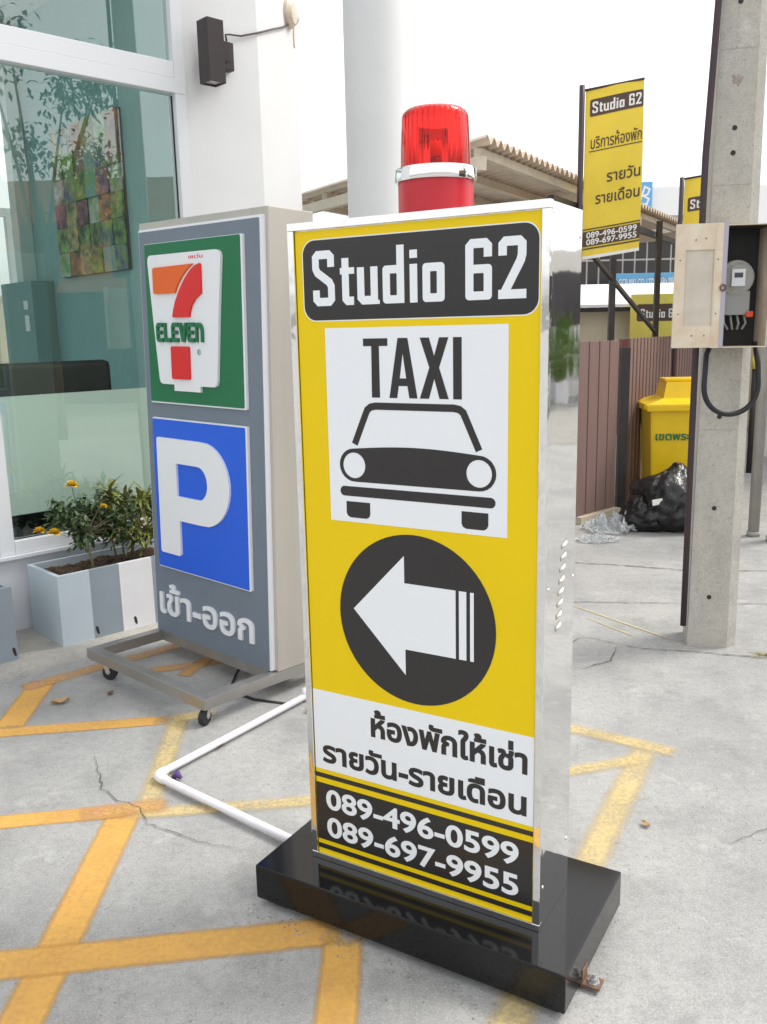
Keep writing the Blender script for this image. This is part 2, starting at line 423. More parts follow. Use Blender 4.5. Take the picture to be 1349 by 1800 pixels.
# ============================================================ GROUND
g = mobj('ground', [(-150, -150, 0), (150, -150, 0), (150, 150, 0), (-150, 150, 0)], [(0, 1, 2, 3)], 'ground'); struct(g)
TH = PI / 2 - .8067                      # the shop front runs along local x, inside is +y
BO = Vector((-3.046, 3.179, 0))
def bw(x, y, z=0):
    c, s = math.cos(TH), math.sin(TH); return Vector((BO.x + c * x - s * y, BO.y + s * x + c * y, z))

def stripe(pts, w, m, i):
    pts = [Vector((*p, 0)) for p in pts]; z = .0007 + i * .00018
    n = 14; a, b = pts[0], pts[-1]; d = (b - a).normalized(); s = Vector((-d.y, d.x, 0)) * w / 2; v, f, uv = [], [], []
    for k in range(n + 1):
        p = a.lerp(b, k / n)
        for q, e in ((-1, 0), (1, 1)):
            v.append((p.x + s.x * q, p.y + s.y * q, z)); uv.append((k / n, e))
        if k: f.append((2 * k - 2, 2 * k, 2 * k + 1, 2 * k - 1))
    o = mobj('painted_stripe', v, f, m, g); u = o.data.uv_layers.new(name='UVMap')
    for lp in o.data.loops: u.data[lp.index].uv = uv[lp.vertex_index]
    return o
STR = [([(-.828, 1.2), (-.855, 2.63)], .125, 'paintA'), ([(-1.6, 1.81), (-.10, 1.998)], .125, 'paintA'), ([(-.125, 1.97), (-.138, 1.3)], .112, 'paintA'),
       ([(.95, 2.985), (.10, 1.38)], .115, 'paintB'), ([(-1.9, 2.445), (-.83, 2.60)], .095, 'paintA'), ([(-2.1, 3.11), (-.86, 3.275)], .095, 'paintA'),
       ([(-1.495, 3.22), (-1.535, 3.72)], .135, 'paintA'), ([(-1.60, 3.62), (-1.28, 3.91)], .12, 'paintC'), ([(-1.25, 3.93), (-.98, 4.165)], .11, 'paintC'),
       ([(-1.12, 3.79), (-.72, 3.92)], .10, 'paintC'), ([(-.835, 3.33), (-.785, 2.56)], .10, 'paintB'), ([(-.84, 2.57), (-.15, 2.64)], .085, 'paintB'),
       ([(.60, 3.18), (1.03, 2.905)], .10, 'paintB'), ([(.40, 2.72), (.89, 2.865)], .085, 'paintB'), ([(-.86, 3.27), (-.70, 3.34)], .10, 'paintB'),
       ([(-.92, 3.72), (-.84, 3.95)], .09, 'paintC'), ([(-1.0, 2.57), (-.72, 2.63)], .11, 'paintC'), ([(1.02, 4.64), (1.39, 4.05)], .016, 'paintB'), ([(1.05, 4.42), (1.22, 4.12)], .012, 'paintB')]
for i, (p, w, m) in enumerate(STR): stripe(p, w, m, i)

def crack(pts, w, jit=.0065, seed=0):
    rnd = random.Random(seed); P = []
    for i in range(len(pts) - 1):
        a, b = Vector(pts[i]), Vector(pts[i + 1]); n = max(2, int((b - a).length / .022))
        for k in range(n): P.append(a.lerp(b, k / n) + Vector((rnd.uniform(-jit, jit), rnd.uniform(-jit, jit))))
    P.append(Vector(pts[-1])); v, f = [], []
    for i, p in enumerate(P):
        d = (P[min(i + 1, len(P) - 1)] - P[max(0, i - 1)]).normalized(); s = Vector((-d.y, d.x)); tp = min(1, 4 * i / len(P) + .15, 4 * (len(P) - 1 - i) / len(P) + .1)
        ww = w * tp * rnd.uniform(.3, 1) / 2
        v += [(p.x - s.x * ww, p.y - s.y * ww, .0012), (p.x + s.x * ww, p.y + s.y * ww, .0012)]
        if i: f.append((2 * i - 2, 2 * i, 2 * i + 1, 2 * i - 1))
    for q in range(len(v)): v[q] = (v[q][0], v[q][1], .0046)
    return mobj('crack', v, f, 'crackm', g)
for q, (p, w) in enumerate([([(-1.085, 2.998), (-.97, 2.727), (-.90, 2.66), (-.814, 2.612), (-.76, 2.509), (-.64, 2.44), (-.513, 2.376), (-.416, 2.348)], .0045),
        ([(.98, 4.13), (1.10, 4.02), (1.20, 3.95), (1.40, 3.90), (1.7, 3.80), (2.2, 3.72)], .009), ([(1.10, 3.98), (1.02, 3.80), (.86, 3.70)], .006),
        ([(.9, 5.58), (1.229, 5.517), (1.535, 5.422), (1.869, 5.285), (2.6, 5.2)], .012), ([(.82, 3.98), (.95, 4.10), (1.0, 4.12)], .005),
        ([(.60, 4.62), (1.0, 4.70), (1.6, 4.62), (2.4, 4.55)], .008), ([(.95, 2.30), (1.15, 2.42), (1.4, 2.40)], .003)]): crack(p, w, seed=q)

# raised slab along the shop front, worn round edge
def slabmesh():
    v, f = [], []; prof = [(-.52, -.002), (-.512, .014), (-.498, .028), (-.478, .037), (-.45, .04), (.0, .04)]; n = 60
    for i in range(n + 1):
        x = -3 + 6.2 * i / n
        for k, (y, z) in enumerate(prof):
            j = .012 * noise.noise(Vector((x * 2.3, k * .3, 1))) + .006 * noise.noise(Vector((x * 11, k, 4))) if k < 4 else 0
            p = bw(x, y + j); v.append((p.x, p.y, z))
    m = len(prof)
    for i in range(n):
        for k in range(m - 1): a = i * m + k; f.append((a, a + m, a + m + 1, a + 1))
    return v, f
v, f = slabmesh(); struct(mobj('pavement', v, f, 'slab', None, True))

# small litter on the ground
def litter(name, x, y, s, rz, m, label, cat, z=.002):
    v, f = [], []; n = 6
    for i in range(n + 1):
        u = i / n; hw = s * .32 * math.sin(PI * min(1, u * .9 + .08))
        for q in (-1, 0, 1): v.append((u * s - s / 2, q * hw, .004 + .012 * abs(q) * s * 12 + .18 * s * (u - .5) ** 2 + .012 * noise.noise(Vector((u * 3, q, x)))*s*8))
        if i:
            for q in (0, 1): a = (i - 1) * 3 + q; f.append((a, a + 3, a + 4, a + 1))
    o = mobj(name, v, f, m); o.location = (x, y, z); o.rotation_euler = (0, 0, rz); tag(o, label, cat)
litter('dry_leaf', -1.37, 3.46, .075, .5, 'dryleaf', 'curled tan dry leaf on concrete beside the orange stripe junction', 'leaf')
litter('dry_leaf', -1.185, 3.54, .04, 1.4, 'rust', 'tiny dark red dry leaf on concrete below the steel wheeled frame', 'leaf')
litter('dry_leaf', -.63, 3.02, .05, .7, 'rust', 'small rust brown leaf lying against the white pipe', 'leaf')
litter('dry_leaf', .78, 2.44, .035, 2, 'dryleaf', 'small tan leaf on bare concrete right of the faded yellow stripe', 'leaf')
litter('dry_leaf', -.30, 3.32, .06, .2, 'dryleaf', 'small brown leaf near the end of the white pipe', 'leaf')

# ============================================================ TAXI SIGN
TW, THT, TD, TZ = .639, 1.628, .198, .118
YAW = -.5367
taxi = thing('taxi_sign', 'tall chrome sign with yellow taxi face standing on a black granite block', 'sign', (-.207, 2.1454, 0), YAW)
tb = MB().box(0, TW, .006, TD, TZ, TZ + THT).build('cabinet', 'chrome', taxi)
def rim(x0, x1, z0, z1, t, y0, y1):
    b = MB(); b.box(x0, x1, y0, y1, z0, z0 + t, .0015); b.box(x0, x1, y0, y1, z1 - t, z1, .0015)
    b.box(x0, x0 + t, y0 + .0006, y1, z0 + t, z1 - t, .0015); b.box(x1 - t, x1, y0 + .0006, y1, z0 + t, z1 - t, .0015); return b
rim(-.002, TW + .002, TZ - .0, TZ + THT + .002, .0175, -.006, .012).build('chrome_frame', 'trim', taxi)
T = lambda l: [[(p[0], p[1] + TZ) for p in q] for q in l]
panel = shape('yellow_panel', T([rrect(.0172, .0172, .622, 1.611)]), 'yellow', taxi, -.004, .0)
shape('name_plaque', T([rrect(.038, 1.409, .617, 1.589, .032)]), 'black', taxi, 0, .0008)
shape('plaque_edge', T([rrect(.0355, 1.4065, .6195, 1.5915, .034)]), 'white', taxi, 0, .0004)
shape('lettering', T(studio_loops(.064, 1.4415, .1235)), 'white', taxi, .0008, .0014, 'white squared lettering reading Studio 62')
pict = shape('taxi_pictogram_panel', T([rrect(.093, .935, .5525, 1.391)]), 'white', taxi, 0, .0008)
shape('lettering', T([[(.197, 1.349), (.2185, 1.349), (.2175, 1.233), (.239, 1.233), (.2385, 1.349), (.261, 1.349), (.261, 1.366), (.197, 1.366)],
    [(.264, 1.233), (.284, 1.233), (.2885, 1.260), (.311, 1.260), (.3155, 1.233), (.336, 1.233), (.3125, 1.366), (.2875, 1.366)], rev([(.2915, 1.277), (.308, 1.277), (.29975, 1.333)]),
    [(.342, 1.233), (.365, 1.233), (.3785, 1.277), (.391, 1.233), (.4135, 1.233), (.3905, 1.301), (.4135, 1.366), (.391, 1.366), (.3785, 1.326), (.366, 1.366), (.3435, 1.366), (.3665, 1.301)],
    rrect(.4245, 1.233, .445, 1.366)]), 'black', taxi, .0008, .0014, 'black condensed lettering reading TAXI')
def arcpts(pts, n=6):
    """Catmull-Rom through points (closed)"""
    o = []; N = len(pts)
    for i in range(N):
        p0, p1, p2, p3 = (Vector(pts[(i + k - 1) % N]) for k in range(4))
        for k in range(n):
            t = k / n; o.append(tuple(.5 * ((2 * p1) + (p2 - p0) * t + (2 * p0 - 5 * p1 + 4 * p2 - p3) * t * t + (3 * p1 - p0 - 3 * p2 + p3) * t ** 3)))
    return o
roofline = stroke([(.167, 1.123), (.197, 1.190), (.2035, 1.204), (.213, 1.211), (.226, 1.2135), (.426, 1.2135), (.439, 1.211), (.4485, 1.204), (.455, 1.190), (.486, 1.123)], .0165)
hood = []
for k in range(13): a = math.radians(90 + 180 * k / 12); hood.append((.164 + .0405 * math.cos(a), 1.073 + .0395 * math.sin(a)))
for k in range(13): a = math.radians(-90 + 180 * k / 12); hood.append((.486 + .0405 * math.cos(a), 1.073 + .0395 * math.sin(a)))
for k in range(1, 12): t = k / 12; hood.append((.486 + (.164 - .486) * t, 1.1125 + .009 * math.sin(PI * t)))
shape('car_pictogram', T([roofline, hood, rev(circ(.164, 1.0725, .0305)), rev(circ(.486, 1.0725, .0305)), rrect(.123, .998, .525, 1.0215, .0117),
    rrect(.139, .946, .2045, .985, .012)[:0] or [(.139, .985), (.139, .957), (.142, .950), (.150, .946), (.195, .946), (.202, .950), (.205, .957), (.205, .985)],
    [(.4435, .986), (.4435, .958), (.4465, .951), (.4545, .947), (.4975, .947), (.5045, .951), (.508, .958), (.508, .986)]]), 'black', taxi, .0008, .0014, 'black front view taxi car symbol')
disc = shape('arrow_disc', T([circ(.319, .710, .2085, 72)]), 'black', taxi, 0, .0008)
shape('arrow', T([[(.151, .718), (.294, .571), (.294, .636), (.4275, .636), (.4275, .800), (.294, .800), (.294, .866)], rrect(.436, .636, .4545, .800), rrect(.464, .636, .473, .800)]), 'white', taxi, .0008, .0014, 'white left pointing arrow with two bars')
shape('text_panel', T([rrect(.0175, .263, .6215, .483)]), 'white', taxi, 0, .0008)
TX = lambda s, x0, x1, body, base, bold, **k: fit(embolden(text_loops(s), bold), x0, x1, body=body, base=base)
shape('lettering', T(TX('ห้องพักให้เช่า', .191, .606, .082, .391, .033)), 'black', taxi, .0008, .0014, 'bold black Thai lettering, upper line of the white panel')
shape('lettering', T(TX('รายวัน-รายเดือน', .041, .605, .079, .287, .033)), 'black', taxi, .0008, .0014, 'bold black Thai lettering, lower line of the white panel')
for z0, z1 in ((.238, .2505), (.0575, .222), (.031, .0445)):
    shape('phone_panel' if z1 - z0 > .1 else 'black_band', T([rrect(.0176, z0, .6214, z1)]), 'black', taxi, 0, .0008)
shape('lettering', T(TX('089-496-0599', .047, .587, .0775, .1535, .024)), 'white', taxi, .0008, .0014, 'white phone number 089-496-0599')
shape('lettering', T(TX('089-697-9955', .047, .587, .0775, .0735, .024)), 'white', taxi, .0008, .0014, 'white phone number 089-697-9955')
# louvres and screws on the side
lv = MB(); NU, NV = 10, 6
for i in range(NU + 1):
    for j in range(NV + 1):
        u, w = i / NU, j / NV
        lv.v.append(Vector((.0062 * math.sin(PI * u) ** .6 * math.sin(PI * min(1, w * 1.25)) ** .8 if w < .8 else .0, .034 * u, .012 * (w - .6) + .008 * u)))
        if i and j: q = i * (NV + 1) + j; lv.f.append((q - NV - 2, q - NV - 1, q, q - 1))
lm = None
for k in range(8):
    if lm is None: o = lv.build('louvre', 'steel', taxi, True); lm = o.data
    else: o = bpy.data.objects.new('louvre', lm); link(o, taxi)
    o.location = (TW + .0004, .105 - .0045 * k, 1.02 - .0262 * k)
sm = MB().lathe([(.0046, 0), (.0044, .0012), (.003, .002), (.0, .0022)], n=12)
first = None
for y, z in ((.012, 1.725), (.027, .94), (.185, 1.69), (.19, .93), (.02, .22), (.18, .26)):
    if first is None: o = sm.build('screw', 'trim', taxi, True); first = o.data
    else: o = bpy.data.objects.new('screw', first); link(o, taxi)
    o.location = (TW, y, z); o.rotation_euler = (0, PI / 2, 0)
# granite plinth raised on short feet, with its anchor bracket
MB().box(-.112, TW + .104, -.114, TD + .122, .022, TZ - .0005, .004).build('plinth', 'granite', taxi)
for x in (-.06, TW + .05):
    for y in (-.06, TD + .07): MB().box(x - .03, x + .03, y - .03, y + .03, 0, .0225).build('foot', 'darksteel', taxi)
br = MB(); br.box(TW + .100, TW + .106, .005, .04, .0, .05, .001); br.box(TW + .104, TW + .145, .004, .042, .0102, .0155, .001)
bro = br.build('anchor_bracket', 'rust', taxi)
MB().lathe([(.015, .0155), (.015, .0185), (.0095, .0186), (.0095, .027), (.005, .0272), (.005, .037), (0, .0372)], (TW + .126, .023, 0), 6).build('anchor_bolt', 'grey', bro)

# ---- red beacon on the sign
bc = Matrix.Rotation(YAW, 4, 'Z') @ Vector((.335, TD / 2, 0)) + Vector((-.207, 2.1454, 0))
beacon = thing('warning_beacon', 'red rotating warning beacon with chrome ring on top of the chrome sign', 'beacon', (bc.x, bc.y, TZ + THT + .002), .3)
smooth_by_angle(MB().lathe([(0, 0), (.0835, 0), (.0835, .072), (0, .072)], n=64).build('base', 'redpl', beacon), 30)
o = MB().lathe([(.084, .070), (.0895, .070), (.0905, .074), (.0905, .094), (.089, .098), (.0795, .099), (.0795, .070)], n=64).build('ring', 'trim', beacon); smooth_by_angle(o, 30)
dm = MB(); pr = [(.0775, .096), (.0765, .14), (.0735, .205), (.071, .213), (.064, .2205), (.045, .2245), (.02, .226), (.0005, .2265)]
dm.lathe(pr, n=144, rib=.0); inner = [(max(.0004, r - .0028), z - (.0025 if z > .2 else 0)) for r, z in pr]
n0 = len(dm.v); dm.lathe(inner[::-1], n=144, rib=.010, nr=36)
a = len(pr) * 144
for k in range(144): k2 = (k + 1) % 144; e = n0 + (len(inner) - 1) * 144; dm.f.append((e + k, e + k2, k2, k))
dmo = dm.build('dome', 'dome', beacon); smooth_by_angle(dmo, 40)
rf = MB(); n = 24
for i in range(9):
    z = .105 + .085 * i / 8; zz = (z - .148) / .042
    for k in range(n // 2 + 1):
        a = PI * k / (n // 2); rr = .034; rf.v.append(Vector((rr * math.cos(a), .006 + rr * .9 * math.sin(a) * (1 - .25 * zz * zz), z)))
w_ = n // 2 + 1
for i in range(8):
    for k in range(w_ - 1): a = i * w_ + k; rf.f.append((a, a + 1, a + 1 + w_, a + w_))
rf.build('reflector', 'trim', beacon, True)
MB().lathe([(0, .096), (.05, .096), (.05, .102), (.012, .104), (.010, .125), (0, .125)], n=24).build('turntable', 'grey', beacon)
MB().lathe([(.006, .125), (.0115, .135), (.0125, .147), (.010, .157), (.0005, .163)], n=16).build('bulb', 'bulb', beacon, True)

# ============================================================ PARKING SIGN ON WHEELS
PW, PH, PD, PZ = .8613, 1.861, .235, .122
yaw, tau, phi = -.7317, .0138, .0205
e0 = Vector((math.cos(yaw), math.sin(yaw), 0)); n0_ = Vector((-math.sin(yaw), math.cos(yaw), 0)); k0 = Vector((0, 0, 1))
ee = e0 * math.cos(tau) - k0 * math.sin(tau); uu = e0 * math.sin(tau) + k0 * math.cos(tau)
nn = n0_ * math.cos(phi) - uu * math.sin(phi); uu = n0_ * math.sin(phi) + uu * math.cos(phi)
PO = Vector((-1.0985, 4.0455, .0024))
park = thing('parking_sign', 'tall grey convenience store parking sign in a brushed steel cabinet on a wheeled frame', 'sign', mw=Matrix(((ee.x, nn.x, uu.x, PO.x), (ee.y, nn.y, uu.y, PO.y), (ee.z, nn.z, uu.z, PO.z), (0, 0, 0, 1))))
MB().box(0, PW, .002, PD, PZ, PZ + PH, .003).build('cabinet', 'steel', park)
Q = lambda l: [[(p[0], p[1] + PZ + .014) for p in q] for q in l]
Q2 = lambda l: Q([[(.080 + (p[0] - .046) * .968, p[1]) for p in q] for q in l])
shape('face_edge', Q([rrect(.018, -.012, .842, 1.816, .006)]), 'acrylic', park, -.003, .014)
shape('grey_face', Q([rrect(.0215, -.012, .826, 1.806, .006)]), 'greyface', park, .0, .0155)
shape('panel_edge', Q2([rrect(.044, 1.072, .726, 1.752, .006)]), 'acrylic', park, .0155, .0285)
shape('green_panel', Q2([rrect(.046, 1.078, .715, 1.750, .006)]), 'green', park, .0155, .030)
cup = [(.085, 1.690), (.092, 1.698), (.105, 1.7015), (.565, 1.7015), (.586, 1.698), (.599, 1.687), (.603, 1.672), (.590, 1.55), (.577, 1.42), (.556, 1.180), (.550, 1.163), (.534, 1.156), (.436, 1.156), (.436, 1.131), (.248, 1.131), (.248, 1.158), (.165, 1.158), (.146, 1.163), (.138, 1.178), (.110, 1.42), (.083, 1.67)]
shape('white_cup', Q2([cup]), 'acrylic', park, .03, .042)
shape('numeral_top', Q2([[(.132, 1.546), (.139, 1.540), (.290, 1.540), (.312, 1.572), (.345, 1.605), (.385, 1.634), (.424, 1.653), (.140, 1.648), (.132, 1.641)]]), 'orange', park, .042, .052, 'orange raised bar of the seven')
shape('numeral_stroke', Q2([[(.270, 1.440), (.388, 1.440), (.394, 1.462), (.407, 1.487), (.433, 1.512), (.476, 1.535), (.477, 1.646), (.470, 1.653), (.440, 1.645), (.405, 1.627), (.365, 1.595), (.325, 1.552), (.292, 1.505), (.275, 1.468), (.268, 1.446)]]), 'red', park, .042, .052, 'red raised stroke of the seven')
shape('numeral_foot', Q2([rrect(.246, 1.182, .376, 1.320, .008)]), 'red', park, .042, .052)
el = []
def glyph(ls, x, s=.080, wx=.054):
    for l in ls: el.append([(x + p[0] * wx, 1.338 + p[1] * s) for p in l])
E_ = [stroke([(.92, .9), (.14, .9), (.14, .1), (.92, .1)], .215, .12), rrect(.1, .40, .78, .60, .06)]
for i, c in enumerate('ELEVEn'):
    x = .140 + i * .0572
    if c == 'E': glyph(E_, x)
    elif c == 'L': glyph([stroke([(.16, 1.0), (.16, .1), (.92, .1)], .225, .12)], x)
    elif c == 'V': glyph([[(-.05, 1.0), (.27, 1.0), (.5, .38), (.73, 1.0), (1.05, 1.0), (.66, 0), (.34, 0)]], x)
    else: glyph([stroke([(.16, 0), (.16, .88), (.62, .88), (.86, .7), (.86, 0)], .225, .1)], x)
shape('lettering', Q2(el), 'green', park, .042, .053, 'green raised lettering reading ELEVEn')
shape('registered_mark', Q2([circ(.438, 1.297, .0125), rev(circ(.438, 1.297, .0105))] + fit(text_loops('R'), .432, .444, 1.289, 1.305)), 'green', park, .042, .0428)
shape('small_print', Q2(fit(embolden(text_loops('เซเว่น'), .02), .388, .486, 1.674, 1.692)), 'red', park, .042, .0426)
shape('panel_edge', Q2([rrect(.044, .316, .725, 1.006, .006)]), 'acrylic', park, .0155, .0285)
shape('blue_panel', Q2([rrect(.046, .320, .714, 1.000, .006)]), 'blue', park, .0155, .030)
outer = [(.086, .400), (.094, .392), (.232, .392), (.240, .400), (.240, .555), (.400, .555)]
for k in range(1, 17): a = math.radians(-90 + 180 * k / 17); outer.append((.424 + .186 * math.cos(a), .737 + .183 * math.sin(a)))
outer += [(.400, .920), (.094, .920), (.086, .912)]
hole = [(.230, .665), (.380, .665)]
for k in range(1, 13): a = math.radians(-90 + 180 * k / 13); hole.append((.390 + .068 * math.cos(a), .738 + .074 * math.sin(a)))
hole += [(.380, .812), (.230, .812)]
shape('letter_p', Q2([outer, rev(hole)]), 'acrylic', park, .03, .041, 'white raised letter P')
shape('lettering', Q(fit(embolden(text_loops('เข้า-ออก'), .018), .060, .737, body=.172, base=.088)), 'acrylic', park, .0155, .025, 'white raised Thai lettering for entrance and exit')
# wheeled frame
tu = .048; F0, F1 = -.380, PD + .16
def rail(a, b): MB().box(min(a[0], b[0]), max(a[0], b[0]), min(a[1], b[1]), max(a[1], b[1]), PZ - tu, PZ - .001, .002).build('frame_rail', 'steelf', park)
rail((0, F0), (PW, F0 + tu)); rail((0, F1 - tu), (PW, F1)); rail((0, F0 + tu), (tu, F1 - tu)); rail((PW - tu, F0 + tu), (PW, F1 - tu))
rail((tu, -.01), (PW - tu, .03))
mw = park.matrix_world
def caster(x, y, ang):
    p = mw @ Vector((x, y, 0)); zg = -p.z / uu.z              # local height of the ground under this caster
    r = .033; c = Vector((x, y, zg + r)); d = Vector((math.cos(ang), math.sin(ang), 0)); s = Vector((-d.y, d.x, 0)); ax = c + d * .014
    b = MB(); b.box(x - .022, x + .022, y - .022, y + .022, PZ - tu - .004, PZ - tu - .0005)
    for q in (-1, 1):
        b.bar(Vector((x, y, PZ - tu - .004)) + s * q * .015, ax + s * q * .0155, .003, .022, d)
    cs = b.build('caster', 'steel', park)
    w = MB()
    w.tube([ax - s * .0125, ax - s * .010, ax + s * .010, ax + s * .0125], [r * .9, r, r, r * .9], 20); w.build('wheel', 'rubber', cs)
    MB().tube([ax - s * .018, ax + s * .018], .006, 8).build('axle', 'grey', cs)
caster(PW - .035, F0 + .035, -1.2); caster(.105, F0 + .035, .5); caster(PW - .035, F1 - .03, .9); caster(.05, F1 - .03, .4)
pts = [(.52, .10, PZ - .03), (.52, .09, .06), (.55, .02, .014), (.62, -.06, .010), (.70, -.09, .012), (.80, -.085, .012), (.95, -.02, .012)]
MB().tube([Vector(p) for p in pts], .006, 8).build('power_cable', 'rubber', park, True)

# ============================================================ WHITE PIPE ON THE GROUND
def fillet(pts, r=.02, n=5):
    pts = [Vector(p) for p in pts]; o = [pts[0]]
    for i in range(1, len(pts) - 1):
        a = pts[i] + (pts[i - 1] - pts[i]).normalized() * r; b = pts[i] + (pts[i + 1] - pts[i]).normalized() * r
        for k in range(n + 1): t = k / n; o.append(a * (1 - t) ** 2 + pts[i] * 2 * t * (1 - t) + b * t * t)
    return o + [pts[-1]]
pp = thing('plastic_pipe', 'white plastic pipe laid in a bent run across the ground to the granite block', 'pipe', (-.80, 2.781, 0))
loc = lambda p: Vector(p) - Vector((-.80, 2.781, 0))
R0 = .0135
MB().tube([loc(p) for p in fillet([(-.335, 3.437, R0 + .009), (-.80, 2.781, R0 + .009), (-.25, 2.335, R0 + .009)], .03)], R0, 14).build('pipe_run', 'pvc', pp, True)
a_, b_ = loc((-.80, 2.781, R0 + .009)), None
MB().tube([loc(p) for p in fillet([(-.775, 2.816, R0 + .009), (-.80, 2.781, R0 + .009), (-.760, 2.749, R0 + .009)], .026)], R0 + .0032, 16).build('elbow', 'pvc', pp, True)
MB().tube([loc((-.338, 3.433, 0.006)), loc((-.338, 3.433, .055))], R0 + .003, 14).build('end_tee', 'pvc', pp, True)
MB().tube([loc((-.745, 2.80, .006)), loc((-.728, 2.79, .022)), loc((-.715, 2.782, .010))], [.010, .013, .006], 7).build('primer_blob', 'purple', pp, True)

# ============================================================ SHOP BUILDING
shop = thing('shop_building', 'white shop building with tall green tinted display window beside the signs', 'building', BO, TH)
HT = 4.6
MB().box(-3.0, 2.80, .002, .16, .02, .435).build('wall', 'wallw', shop)
MB().box(-3.0, 2.80, .002, .16, 3.9, HT).build('wall', 'wallw', shop)
# pier with a turned end face
c, s = math.cos(-TH), math.sin(-TH)
dx = Vector((.2, .98)); dl = Vector((c * dx.x - s * dx.y, s * dx.x + c * dx.y)).normalized() * .79
px = Vector((3.303, 0)) + dl
MB().prism([(2.806, 0), (3.303, 0), (px.x, px.y), (px.x - .35, px.y + .45), (2.806, .7)], .02, HT + .3).build('corner_pier', 'wallw2', shop)
MB().box(-3.0, 3.4, .16, 4.4, HT - .2, HT).build('roof_slab', 'wallw', shop)
win = MB()
for a in ((-.05, .09),): pass
YF0, YF1 = -.012, .07
def fr_(x0, x1, z0, z1, y0=YF0, y1=YF1): return MB().box(x0, x1, y0, y1, z0, z1, .003)
wf = fr_(2.735, 2.803, .437, 3.9).build('window_frame', 'frame', shop)
for nm, x0, x1, z0, z1, y0 in (('mullion', 1.565, 1.64, .437, 3.9, YF0), ('mullion', .28, .355, .437, 3.9, YF0), ('sill_rail', 1.641, 2.734, .437, .505, YF0), ('sill_rail', .356, 1.564, .437, .505, YF0),
        ('transom', 1.641, 2.802, 2.768, 2.842, YF0 - .004), ('transom', .356, 1.564, 2.768, 2.842, YF0 - .004), ('transom', 1.641, 2.734, 2.843, 2.925, YF0), ('transom', .356, 1.564, 2.843, 2.925, YF0), ('head_rail', 1.641, 2.734, 3.83, 3.9, YF0), ('head_rail', .356, 1.564, 3.83, 3.9, YF0)):
    fr_(x0, x1, z0, z1, y0).build(nm, 'frame', shop)
MB().box(-3, 2.80, -.03, 0, .415, .436, .004).build('sill', 'wallw', shop)
for x0, x1 in ((1.638, 2.737), (.353, 1.567)):
    for z0, z1 in ((.503, 2.77), (2.923, 3.832)): MB().box(x0, x1, .026, .0262, z0, z1).build('window_pane', 'glass', shop)
for x0, x1 in ((1.638, 2.737), (.353, 1.567)):
    MB().box(x0, x1, .036, .038, .625, 1.222).build('frosted_film', 'frost', shop)
    b = MB(); b.box(x0 + .002, x1, .022, .026, .503, .511); b.box(x1 - .010, x1 - .002, .022, .026, .511, 2.76); b.build('window_gasket', 'rubber', shop)
MB().box(-3, .28, .02, .1, .435, 3.9).build('wall', 'wallw', shop)
# inside
MB().box(-3, 3.2, .16, 4.4, .005, .05).build('inner_floor', 'intw', shop)
MB().box(-3, 3.3, .16, 4.4, 3.6, 3.65).build('inner_ceiling', 'intw', shop)
MB().box(2.763, 2.80, .075, 2.30, .05, 3.6).build('inner_wall', 'teal', shop)
MB().box(-3, -1.2, 4.3, 4.4, .05, 3.6).build('inner_wall', 'teal', shop)
MB().box(2.66, 2.76, 2.02, 2.13, 1.89, 3.6).build('inner_column', 'intw', shop)
MB().box(2.60, 2.762, 1.76, 2.29, .05, 1.89, .004).build('inner_partition', 'tealdark', shop)
sw = MB().box(2.592, 2.5995, 1.83, 1.90, 1.55, 1.66, .002).build('switch_plate', 'frame', shop)
MB().box(2.592, 2.5995, 1.83, 1.90, 1.70, 1.76, .002).build('switch_plate', 'frame', shop)
fd = MB()
for x in (2.02, 2.36, 2.42, 2.78): fd.box(x, x + .045, 2.52, 2.57, .05, 2.4)
fd.box(2.02, 2.82, 2.521, 2.569, 2.4, 2.46)
dr = fd.build('glass_door', 'frame', shop)
MB().box(2.06, 2.37, 2.54, 2.55, .05, 2.4).build('door_pane', 'glass', dr)
MB().tube(fillet([(2.33, 2.52, 1.45), (2.33, 2.47, 1.45), (2.33, 2.47, 1.80), (2.33, 2.52, 1.80)], .03), .012, 8).build('door_handle', 'trim', dr, True)

# collage picture board on the inner side wall
board = thing('collage_board', 'collage board of many small coloured pictures hung inside behind the shop glass', 'picture board', bw(2.762, .64, 1.90), TH + PI / 2)
MB().box(0, .91, .0, .02, 0, .92).build('backing', 'boxin', board)
rc = random.Random(3); pal = [(.10, .28, .05), (.35, .45, .06), (.02, .03, .04), (.55, .22, .06), (.16, .34, .40), (.62, .62, .60), (.04, .09, .04), (.45, .12, .20), (.04, .07, .22), (.24, .42, .10), (.05, .05, .05), (.52, .44, .2)]
pm = [mat('picture print %d' % i, p, .5, var=.7, scale=9 + 3 * (i % 4), col2=pal[(i + 5) % len(pal)], detail=8) for i, p in enumerate(pal)]
for i in range(6):
    for j in range(6):
        d = rc.uniform(.004, .02)
        MB().box(.001 + i * .1517, .151 + i * .1517, .02, .02 + d, .001 + j * .1533, .1525 + j * .1533).build('picture', pm[rc.randrange(len(pm))], board)
bench = thing('bench', 'dark brown padded bench back behind the lower window', 'bench', bw(.6, .30, .05), TH)
MB().box(0, 1.80, 0, .12, .35, 1.325, .035).build('backrest', 'sofa', bench, True); MB().box(0, 1.80, .12, .60, .30, .47, .03).build('seat', 'sofa', bench, True)
for x in (.05, 1.69):
    for y in (.03, .5): MB().box(x, x + .06, y, y + .06, 0, .36).build('leg', 'darksteel', bench)

